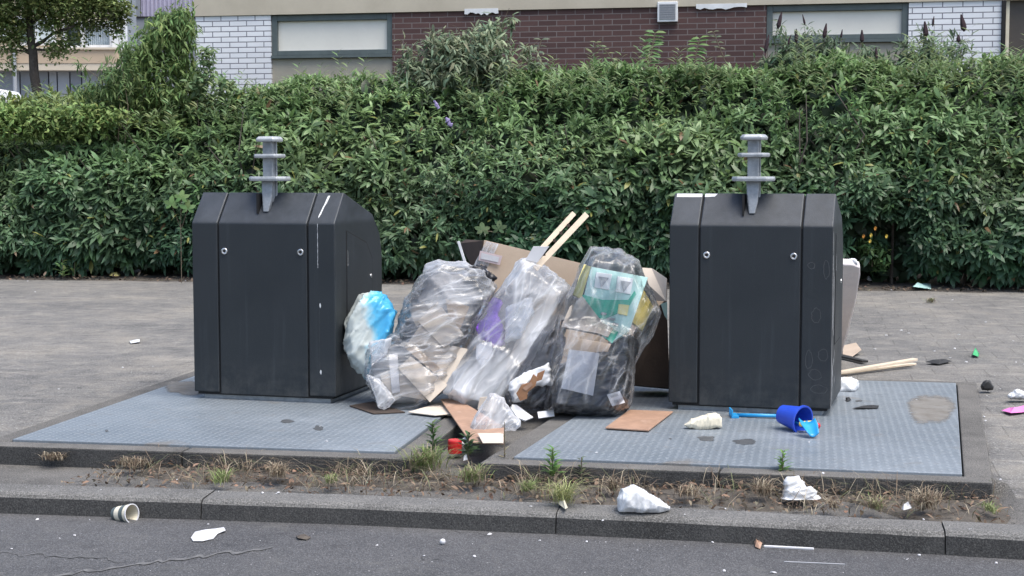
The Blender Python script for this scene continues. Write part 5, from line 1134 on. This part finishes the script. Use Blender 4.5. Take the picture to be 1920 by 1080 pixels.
gslab([(1580, 648), (1605, 642), (1615, 655), (1598, 668), (1580, 664)], [.03, .05, .03, .0, .0], .006, 'card', 'cardboard_scrap', 'torn brown cardboard beside the cot mattress', 'cardboard')
gslab([(1565, 712), (1590, 706), (1592, 712), (1572, 722)], .02, .012, 'wood', 'wood_offcut', 'short wood offcut behind the small white bag', 'wood')
o = bag_mesh('small_white_bag', [lobe([(1562, 712), (1590, 707), (1608, 713), (1610, 725), (1600, 736), (1570, 738)], 8.98, .05, .06, 738)], M['whitepl'], amp=.008, freq=12, seed=3, vox=.008, floor=0, smooth=3); tag(o, 'small knotted white plastic bag at the back corner of the stained container', 'plastic bag')

# --- toys
def toys():
    c = G(1497, 800, 0); r1, r2, ln = .072, .048, .14
    b = thing('toy_bucket', c, 0, 'royal blue toy bucket lying on its side on the steel plate', 'toy bucket')
    ax = Vector((.62, -.76, -.10)).normalized(); op = A(1506, 788, G(1500, 812).y + .02)
    rot = ax.to_track_quat('Z', 'Y').to_matrix().to_4x4(); base = op - ax * ln; m_ = Matrix.Translation(base) @ rot
    MB().lathe([(.001, 0), (r2, 0), (r1 - .004, ln - .012), (r1 + .004, ln - .012), (r1 + .004, ln), (r1 - .004, ln), (r2 - .004, .006), (.001, .006)], m_, 32).build('pail', M['blueb'], b, world=True, smooth=False)
    q = MB(); pts = []
    for i in range(13):
        a = math.pi * i / 12; pts.append(m_ @ Vector((math.cos(a) * (r1 + .004), -math.sin(a) * .09, ln - .01 + .02 * math.sin(a))))
    # shovel: blade leaning out of the bucket
    s = thing('toy_shovel', G(1512, 818), 0, 'light blue toy shovel with its blade resting out of the bucket', 'toy shovel')
    cc = G(1520, 817, .010); bl = MB(); n, k = 12, 5; vs = []
    for j in range(k + 1):
        for i in range(n + 1):
            x = (i / n - .5); y = j / k; ww = .075 * (1 - .35 * y * y if y > .5 else 1) * 1.1; z = (x * 2) ** 2 * .022 + .003
            vs.append(cc + Vector((x * ww + y * .012 - .01, -y * .10 + .05, z + .055 * (1 - y))))
    bl.add(vs, [(j * (n + 1) + i, j * (n + 1) + i + 1, (j + 1) * (n + 1) + i + 1, (j + 1) * (n + 1) + i) for j in range(k) for i in range(n)])
    bl.build('blade', M['cyan'], s, world=True, solid=.006, smooth=True)
    MB().tube([cc + Vector((-.01, .05, .06)), op + Vector((.01, .0, -.035)), op - ax * .09 + Vector((0, 0, -.02))], .008, 8).build('handle', M['cyan'], s, world=True, smooth=True)
    y = op + Vector((.012, -.03, -.012)); o = MB().box((-.04, -.02, -.012), (.04, .02, .012), mat=Matrix.Translation(y) @ Euler((.2, -.1, -.2)).to_matrix().to_4x4()).build('sand_mould', M['yellow'], bevel=.012); tag(o, 'yellow sand mould in the mouth of the toy bucket', 'sand toy')
    y = op + Vector((.064, -.035, -.022)); o = MB().lathe([(.001, -.016), (.012, -.014), (.018, 0), (.014, .012), (.001, .016)], Matrix.Translation(y), 16).build('toy_ball', M['red'], smooth=True); tag(o, 'small red toy knob beside the yellow sand mould', 'sand toy')
    # rake lying to the left
    a, bb_ = G(1372, 778, .015), G(1468, 780, .02)
    rk = thing('toy_rake', a, 0, 'light blue toy rake lying behind the bucket against the container', 'toy rake')
    MB().tube([a + Vector((.03, 0, 0)), a.lerp(bb_, .5), bb_], .010, 8).build('handle', M['cyan'], rk, world=True, smooth=True)
    hd = MB(); hd.box((-.008, -.05, -.012), (.032, .05, .004), mat=Matrix.Translation(a)); 
    for i in range(4): hd.box((-.008, -.05 + i * .03, .004), (.0, -.04 + i * .03, .035), mat=Matrix.Translation(a))
    hd.build('head', M['cyan'], rk, world=True, bevel=.003)
toys()

# --- nappies, cups, wrappers on the kerb and road
def nappy(pix, h, label, th=.06, seed=1, extra=None, lean=.02, name='nappy', cat='nappy', mt='whitepl'):
    pix = shrinkpix(pix, 1.1); extra = [shrinkpix(e, 1.1) for e in extra] if extra else None
    y = max(p[1] for p in pix); x = sum(p[0] for p in pix) / len(pix); Y = G(x, y, h).y + th
    lb = [lobe(pix, Y, lean, th, y, shrink=.6)] + ([lobe(e, Y - .02, lean, th * .8, y) for e in extra] if extra else [])
    o = bag_mesh(name, lb, M[mt], amp=.0045, freq=10, ang=.3 + seed * .35, seed=seed, vox=.0042, smooth=2, floor=h); return tag(o, label, cat)
nappy([(1160, 935), (1172, 918), (1188, 911), (1205, 922), (1235, 938), (1252, 952), (1240, 962), (1200, 963), (1165, 958)], TOPK, 'rolled-up white nappy with a pink mark lying on the kerb, flatter one', .07, 3)
nappy([(1470, 902), (1476, 896), (1497, 893), (1508, 910), (1500, 930), (1472, 935)], TOPK, 'folded white nappy standing on the kerb beside the thin green weed', .04, 9, extra=[[(1478, 922), (1520, 912), (1530, 922), (1524, 934), (1482, 938)], [(1469, 935), (1533, 930), (1538, 938), (1530, 948), (1480, 951), (1468, 944)]])
def crumple_cup():
    o = nappy([(1285, 797), (1298, 787), (1312, 790), (1318, 780), (1340, 776), (1350, 784), (1350, 800), (1325, 802), (1308, 806)], 0, 'crushed white paper tub on the steel plate near the toy rake', .03, 12, name='crushed_tub', cat='tub', mt='cream'); return o
crumple_cup()
def paper_cup():
    c = G(235, 978, ROAD); ax = Vector((.86, -.50, .12)).normalized(); ln = .10; r1, r2 = .040, .028
    cup = thing('paper_cup', c, 0, 'cream paper cup with green print lying on its side against the kerb', 'paper cup')
    op = A(247, 963, c.y + .01); m_ = Matrix.Translation(op - ax * ln) @ ax.to_track_quat('Z', 'Y').to_matrix().to_4x4()
    MB().lathe([(.001, .004), (r2, .004), (lerp(r2, r1, .25), ln * .25)], m_, 28).build('base', M['wframe'], cup, world=True)
    MB().lathe([(lerp(r2, r1, .25), ln * .25), (r1, ln)], m_, 28).build('wall', M['cream'], cup, world=True, solid=.0012)
    MB().lathe([(lerp(r2, r1, .55) + .001, ln * .55), (lerp(r2, r1, .8) + .001, ln * .8)], m_, 28).build('printed_band', M['wframe'], cup, world=True)
    q = MB(); rr = .0022
    for i in range(28):
        pass
    MB().lathe([(r1 - rr, ln - rr), (r1 + rr, ln - rr), (r1 + rr, ln + rr), (r1 - rr, ln + rr), (r1 - rr, ln - rr)], m_, 28).build('rim', M['paper'], cup, world=True)
paper_cup()
def flat_paper(pix, h, mt, label, name, cat, up=.008, parent=None):
    pts = [G(x, y, h) for x, y in pix]; n = len(pts); c = sum(pts, Vector()) / n + Vector((0, 0, up)); q = MB()
    ring = [p + Vector((0, 0, .003 + up * random.random())) for p in pts]; mid = [(p + c) / 2 + Vector((0, 0, up * random.uniform(.2, 1))) for p in ring]
    q.add(ring + mid + [c], [(i, (i + 1) % n, n + (i + 1) % n, n + i) for i in range(n)] + [(n + i, n + (i + 1) % n, 2 * n) for i in range(n)])
    o = q.build(name, M[mt], solid=.002); return tag(o, label, cat)
flat_paper([(358, 1010), (366, 1001), (385, 996), (402, 994), (420, 992), (423, 999), (408, 1003), (400, 1012), (380, 1017), (362, 1017)], ROAD, 'paper', 'flat white spoon-shaped paper lying on the road', 'paper_scrap', 'paper')
flat_paper([(555, 1007), (572, 1005), (583, 1010), (575, 1014), (558, 1013)], ROAD, 'bark', 'dark dried leaf lying on the road', 'dead_leaf', 'leaf')
gbeam((1432, 1026), (1526, 1031), .014, .008, ROAD, ROAD, 'paper', 'lolly_stick', 'white stick lying on the road along the kerb', 'stick')
flat_paper([(1414, 1017), (1421, 1015), (1429, 1026), (1425, 1031), (1416, 1028)], ROAD, 'board', 'small tan scrap at the end of the white stick', 'paper_scrap', 'paper', up=.015)
gbeam((1470, 1054), (1585, 1059), .006, .004, ROAD, ROAD, 'label', 'drinking_straw', 'thin grey straw lying on the road in front of the white stick', 'straw')
# bottle with red cap in the gap
def bottle():
    c = G(855, 850, -.07); t = thing('small_bottle', c, 0, 'white plastic bottle with a bright red cap in the gap between the plates', 'bottle')
    m_ = Matrix.Translation(A(853, 849, c.y)); k = c.y / FPX
    MB().lathe([(.001, .026 * 2.55), (12.5 * k, .026 * 2.55), (13.5 * k, .06), (13.5 * k, 0), (.001, 0)], m_, 24).build('cap', M['red'], t, world=True)
    m2 = Matrix.Translation(A(865, 838, c.y + .03)) @ Euler((-1.3, 0, -.5)).to_matrix().to_4x4()
    MB().lathe([(.001, 0), (.022, 0), (.026, .01), (.028, .05), (.026, .09), (.001, .095)], m2, 20).build('body', M['whitepl'], t, world=True, smooth=True)
bottle()
# black cap, pink paper and others at the right
o = bag_mesh('plastic_lump', [lobe([(1840, 722), (1846, 714), (1855, 714), (1864, 725), (1862, 732), (1840, 731)], G(1851, 733).y, .02, .04, 732)], M['blackrub'], amp=.004, freq=12, vox=.005, floor=-.01); tag(o, 'black plastic lump on the paving to the right of the steel plate', 'plastic')
flat_paper([(1878, 773), (1900, 770), (1925, 765), (1935, 772), (1915, 777), (1895, 780)], -.01, 'pink', 'bright pink scrap on the paving right of the steel plate', 'paper_scrap', 'paper', .02)
flat_paper([(1822, 668), (1829, 661), (1836, 668), (1834, 671), (1824, 671)], -.01, 'green', 'bright green plastic bit on the paving behind the steel plate', 'plastic_bit', 'plastic', .03)
flat_paper([(1598, 768), (1615, 763), (1648, 763), (1646, 767), (1620, 768)], .004, 'blackrub', 'thin black strip lying on the steel plate behind the bucket', 'rubber_strip', 'rubber strip', .008)
flat_paper([(1585, 750), (1594, 748), (1596, 752), (1588, 754)], .004, 'blackrub', 'small black crumb behind the thin black strip', 'rubber_scrap', 'rubber', .01)
o = bag_mesh('bottle_scrap', [lobe([(1890, 742), (1903, 738), (1907, 730), (1912, 742), (1930, 740), (1930, 748), (1895, 747)], G(1905, 750).y, .02, .04, 748)], M['whitepl'], amp=.006, freq=20, vox=.006, floor=-.01, smooth=1); tag(o, 'crumpled clear bottle on the paving at the picture edge', 'bottle')
flat_paper([(1710, 541), (1745, 538), (1746, 545), (1712, 546)], -.01, 'mint', 'pale blue-grey bottle flattened at the hedge foot', 'flattened_bottle', 'bottle', .05)
flat_paper([(1622, 527), (1638, 524), (1640, 530), (1625, 532)], .01, 'whitepl', 'white paper cup lid at the hedge foot behind the mattress', 'cup_lid', 'lid', .05)
flat_paper([(202, 518), (215, 516), (228, 518), (222, 523), (206, 523)], -.005, 'yel2', 'yellowish wrapper at the hedge foot on the left', 'wrapper', 'wrapper', .04)
flat_paper([(768, 520), (782, 516), (786, 523), (772, 527)], .0, 'pinkish', 'pinkish scrap at the hedge foot between container and heap', 'paper_scrap', 'paper', .06)
flat_paper([(243, 641), (262, 638), (262, 643), (245, 645)], -.01, 'whitepl', 'white paper strip on the open paving left of the streaked container', 'paper_scrap', 'paper', .01)
flat_paper([(1735, 682), (1772, 677), (1785, 680), (1760, 685)], -.01, 'blackrub', 'dark flat scrap on the paving behind the stained container', 'rubber_scrap', 'rubber', .015)
flat_paper([(868, 862), (876, 861), (877, 867), (869, 868)], -.07, 'whitepl', 'white crumb below the red-capped bottle', 'paper_scrap', 'paper', .02)
flat_paper([(1044, 940), (1052, 938), (1064, 955), (1060, 960), (1048, 950)], TOPK, 'cream', 'cream scrap at the foot of the big dry grass tuft', 'paper_scrap', 'paper', .02)
flat_paper([(1690, 958), (1705, 954), (1710, 960), (1694, 964)], TOPK, 'paper', 'white scrap among the dry grass at the end of the soil strip', 'paper_scrap', 'paper', .02)
o = MB().lathe([(.001, -.012), (.009, -.008), (.012, 0), (.009, .008), (.001, .012)], Matrix.Translation(G(830, 1021, ROAD) + Vector((0, 0, .012))), 14).build('pebble', M['paper'], smooth=True); tag(o, 'round white pebble alone on the road near the kerb', 'pebble')

# scattered scraps on road, kerb, plates and paving
scr = [(22, 1030, 'r'), (70, 975, 'r'), (112, 1010, 'r'), (140, 1005, 'r'), (168, 975, 'r'), (390, 984, 'r'), (600, 980, 'r'), (707, 1023, 'r'), (795, 1043, 'r'), (890, 1045, 'r'), (918, 1003, 'r'), (1012, 1015, 'r'), (1100, 1017, 'r'), (1195, 1032, 'r'), (1336, 1018, 'r'), (1358, 1072, 'r'), (1450, 1075, 'r'), (1700, 1050, 'r'), (1868, 1057, 'r'), (1724, 1042, 'r'),
       (332, 900, 'k'), (270, 910, 'k'), (492, 925, 'k'), (522, 925, 'k'), (1130, 977, 'k'), (1284, 965, 'k'), (1490, 975, 'k'), (1732, 975, 'k'), (995, 950, 'k'), (1360, 955, 'k'),
       (600, 800, 'p'), (612, 828, 'p'), (1118, 850, 'p'), (1543, 889, 'p'), (1718, 750, 'p'), (1517, 830, 'p'), (230, 690, 'g'), (110, 730, 'g'), (52, 528, 'g'), (66, 548, 'g'), (348, 527, 'g'), (1786, 563, 'g'), (1848, 605, 'g'), (1798, 628, 'g'), (1790, 655, 'g'), (1812, 680, 'g'), (1845, 782, 'g'), (1848, 790, 'g'), (1672, 545, 'g'), (1690, 620, 'g'), (1662, 630, 'g'), (1704, 626, 'g'), (1640, 655, 'g'), (1752, 660, 'g'), (1782, 672, 'g'), (1900, 640, 'g'), (1905, 680, 'g'), (1876, 730, 'g'), (1850, 742, 'g'), (1876, 900, 'g')]
protos = []
for i in range(3):
    pts = [Vector((math.cos(a) * .013 * random.uniform(.5, 1.2), math.sin(a) * .010 * random.uniform(.5, 1.2), random.uniform(.001, .007))) for a in np.linspace(0, 6.28, 7)[:-1]]
    me = hull_mesh(pts + [Vector((p.x * .8, p.y * .8, p.z + .004)) for p in pts]); me.name = 'paper_scrap'; me.materials.append(M['paper']); protos.append(me)
HT = {'r': ROAD, 'k': TOPK, 'p': .004, 'g': -.008}
LB = {'r': 'tiny white crumb of paper lying on the road', 'k': 'tiny white crumb of paper lying on the kerb', 'p': 'tiny white crumb of paper lying on a steel plate', 'g': 'tiny pale crumb of paper lying on the paving'}
for i, (x, y, k) in enumerate(scr):
    o = bpy.data.objects.new('paper_scrap', protos[i % 3]); COL.objects.link(o); o.location = G(x, y, HT[k]); o.rotation_euler = (0, 0, random.random() * 6)
    sc = random.uniform(.3, .75) * (2.0 if k == 'g' and y < 700 else 1); o.scale = (sc * 1.2, sc, sc); tag(o, LB[k], 'paper crumb', {'r': 'paper crumbs on the road', 'k': 'paper crumbs on the kerb', 'p': 'paper crumbs on the steel plates', 'g': 'paper crumbs on the paving'}[k])
# fine grit: uncountable
g = MB()
for i in range(520):
    z = random.random()
    if z < .35: x, y = random.uniform(0, 1920), random.uniform(985, 1080); p = G(x, max(y, np.interp(x, [0, 640, 1280, 1920], [970, 992, 1024, 1060])), ROAD); r_ = random.uniform(.001, .0035)
    elif z < .6:
        s_ = random.uniform(sL, sR); p = S(s_, kerb_t(s_) + random.uniform(.05, .15), TOPK + .002); r_ = random.uniform(.001, .004)
    else:
        s_ = random.uniform(-5, 5); t_ = random.uniform(8.5, T_H - .2); p = S(s_, t_, -.008)
        if inrect(p, PL, .3) or inrect(p, PR, .3): continue
        r_ = random.uniform(.003, .010)
    vs = [p + Vector((random.uniform(-1, 1), random.uniform(-1, 1), random.uniform(.1, 1))) * r_ for _ in range(4)]; g.add(vs, [(0, 1, 2), (0, 2, 3), (0, 3, 1), (1, 3, 2)])
o = g.build('grit', M['paper']); tag(o, 'fine pale grit scattered over road, kerb and paving', 'grit', kind='stuff')

# ------------------------------------------------------------------ weeds and dry grass along the frames
def grass(n, cfn, hrange, cols, lean=.8, wd=.003):
    """blades as curved six-point strips"""
    P = np.array([cfn() for _ in range(n)]); a = rng.uniform(0, 2 * math.pi, n); ln = rng.uniform(*hrange, n)
    ld = rng.uniform(.1, lean, n); up = np.array([0, 0, 1.]); h = np.stack([np.cos(a), np.sin(a), np.zeros(n)], 1); sd_ = np.stack([-np.sin(a), np.cos(a), np.zeros(n)], 1)
    d1 = h * (ld * .5)[:, None] + up; d2 = h * (ld * 1.2)[:, None] + up * .75; d3 = h * (ld * 1.8)[:, None] + up * .25 * (1 - ld)[:, None]
    v = np.empty((n, 6, 3)); w = wd * rng.uniform(.6, 1.3, n)[:, None]
    p1 = P + d1 * ln[:, None] * .35; p2 = p1 + d2 * ln[:, None] * .35; p3 = p2 + d3 * ln[:, None] * .35
    v[:, 0] = P; v[:, 1] = p1 - sd_ * w; v[:, 2] = p1 + sd_ * w; v[:, 3] = p2 - sd_ * w * .8; v[:, 4] = p2 + sd_ * w * .8; v[:, 5] = p3
    ci = rng.integers(0, len(cols), n); C = np.array(cols)[ci] * (1 + rng.normal(size=(n, 1)) * .2); return v, np.clip(C, .01, .9)
DRY = [(.27, .22, .155), (.20, .15, .105), (.36, .31, .23), (.13, .095, .07)]; GRN = [(.14, .20, .06), (.19, .24, .09), (.25, .27, .13)]
def cstrip():
    while True:
        s_ = random.uniform(sL + .8, sR); t1 = tfront(s_); t0 = kerb_t(s_) + kw + .03
        if noise.noise(Vector((s_ * 3.4, 7, 0))) + random.uniform(-.3, .25) > .08: return tuple(S(s_, lerp(t1 + .01, t0, random.random() ** 1.8), TOPK - .022))
v, c = grass(1250, cstrip, (.04, .16), DRY + [(.16, .18, .09)], 1.9, .0014)
o = blade_mesh('dry_grass', v, c, M['grass'], None); tag(o, 'tangled dry grass growing along the soil strip behind the kerb', 'grass', kind='stuff')
n = 1700; s_a = rng.uniform(sL + .7, sR, n); t_a = np.array([lerp(tfront(q_) + .02, kerb_t(q_) + kw + .03, random.random() ** 1.5) for q_ in s_a])
o = leaves('plant_litter', np.stack([s_a, t_a, TOPK - .02 + rng.uniform(.004, .03, n)], 1) @ np.array([[U.x, V.x, 0], [U.y, V.y, 0], [0, 0, 1]]).T, rdir(n) * [1, 1, .35], np.tile([0, 0, 1.], (n, 1)) + rdir(n) * .6, rng.uniform(.012, .05, n), rng.uniform(.005, .018, n), vcol((.17, .12, .085), n, .5), M['leaf_soft'])
tag(o, 'small brown withered leaves among the grass behind the kerb', 'leaf litter', kind='stuff')
tufts = [(415, 905, 22, 34, GRN, 'low green tuft behind the kerb joint nearest the paper cup'), (520, 895, 30, 40, DRY, 'straw-coloured tuft below the streaked container'), (800, 885, 60, 70, GRN + DRY[:1], 'wide green tuft at the corner of the left steel plate'), (620, 905, 18, 20, GRN, 'small green tuft below the side of the streaked container'),
         (885, 905, 40, 46, GRN + DRY[:2], 'ragged tuft below the red-capped bottle'), (1055, 945, 34, 60, [(.34, .34, .17), (.26, .29, .12)], 'big pale dry tuft growing out of the kerb joint'), (1150, 920, 18, 34, DRY, 'dry tuft beside the flatter nappy'), (1430, 930, 28, 44, DRY, 'dry tuft to the left of the standing nappy'),
         (1560, 950, 14, 20, DRY, 'short straw tuft right of the standing nappy'), (1640, 955, 34, 34, GRN + DRY, 'mixed green and straw tuft on the soil strip'), (1735, 955, 40, 54, DRY, 'spiky straw tuft near the last kerb joint'), (1858, 960, 16, 20, GRN, 'small green tuft at the corner of the paving slabs'), (990, 920, 24, 26, GRN, 'bushy green clump left of the big pale tuft'),
         (250, 875, 50, 26, DRY, 'sprawling straw tuft below the left steel plate'), (100, 862, 40, 22, DRY, 'straw tuft near the left end of the plate frame'), (1290, 930, 36, 30, DRY, 'withered tuft between the two nappies'), (1745, 568, 14, 14, GRN + DRY, 'lone tuft in the paving near the hedge'), (1725, 536, 30, 20, GRN, 'green grass tuft at the hedge foot'), (1852, 895, 18, 12, GRN, 'tiny green tuft at the end of the plate frame')]
for (x, y, wpx, hpx, cols, lb) in tufts:
    h = TOPK if y > 840 else -.01; b = G(x, y, h); k = b.y / FPX; t = None
    v, c = grass(int(90 + wpx * 3), lambda: (b.x + random.gauss(0, wpx * k * .28), b.y + random.gauss(0, .03), b.z), (hpx * k * .5, hpx * k * 1.15), cols, 1.15, .0017)
    o = blade_mesh('grass_tuft', v, c, M['grass'], None); tag(o, lb, 'grass tuft', 'grass tufts along the kerb' if y > 840 else 'grass tufts in the far paving')
herb('fleabane_weed', 'upright green weed in front of the corner of the left steel plate', 812, 868, 78, 40, .085, .012, (.10, .17, .06), h=TOPK)
herb('fleabane_weed', 'upright green weed rising in front of the right steel plate corner', 1036, 905, 66, 36, .075, .012, (.14, .26, .07), h=TOPK)
herb('fleabane_weed', 'thin green weed just behind the standing nappy', 1467, 905, 62, 32, .065, .01, (.16, .28, .08), h=TOPK)
herb('fleabane_weed', 'dark leafy weed next to the red-capped bottle', 878, 862, 50, 30, .09, .012, (.06, .11, .045), h=TOPK)
herb('fleabane_weed', 'pale leggy weed stalk below the small empty bag', 946, 880, 90, 10, .05, .008, (.22, .22, .14), h=TOPK)
herb('fleabane_weed', 'spindly weed in front of the frame right of the big pale tuft', 1090, 900, 44, 14, .05, .01, (.12, .16, .08), h=TOPK)
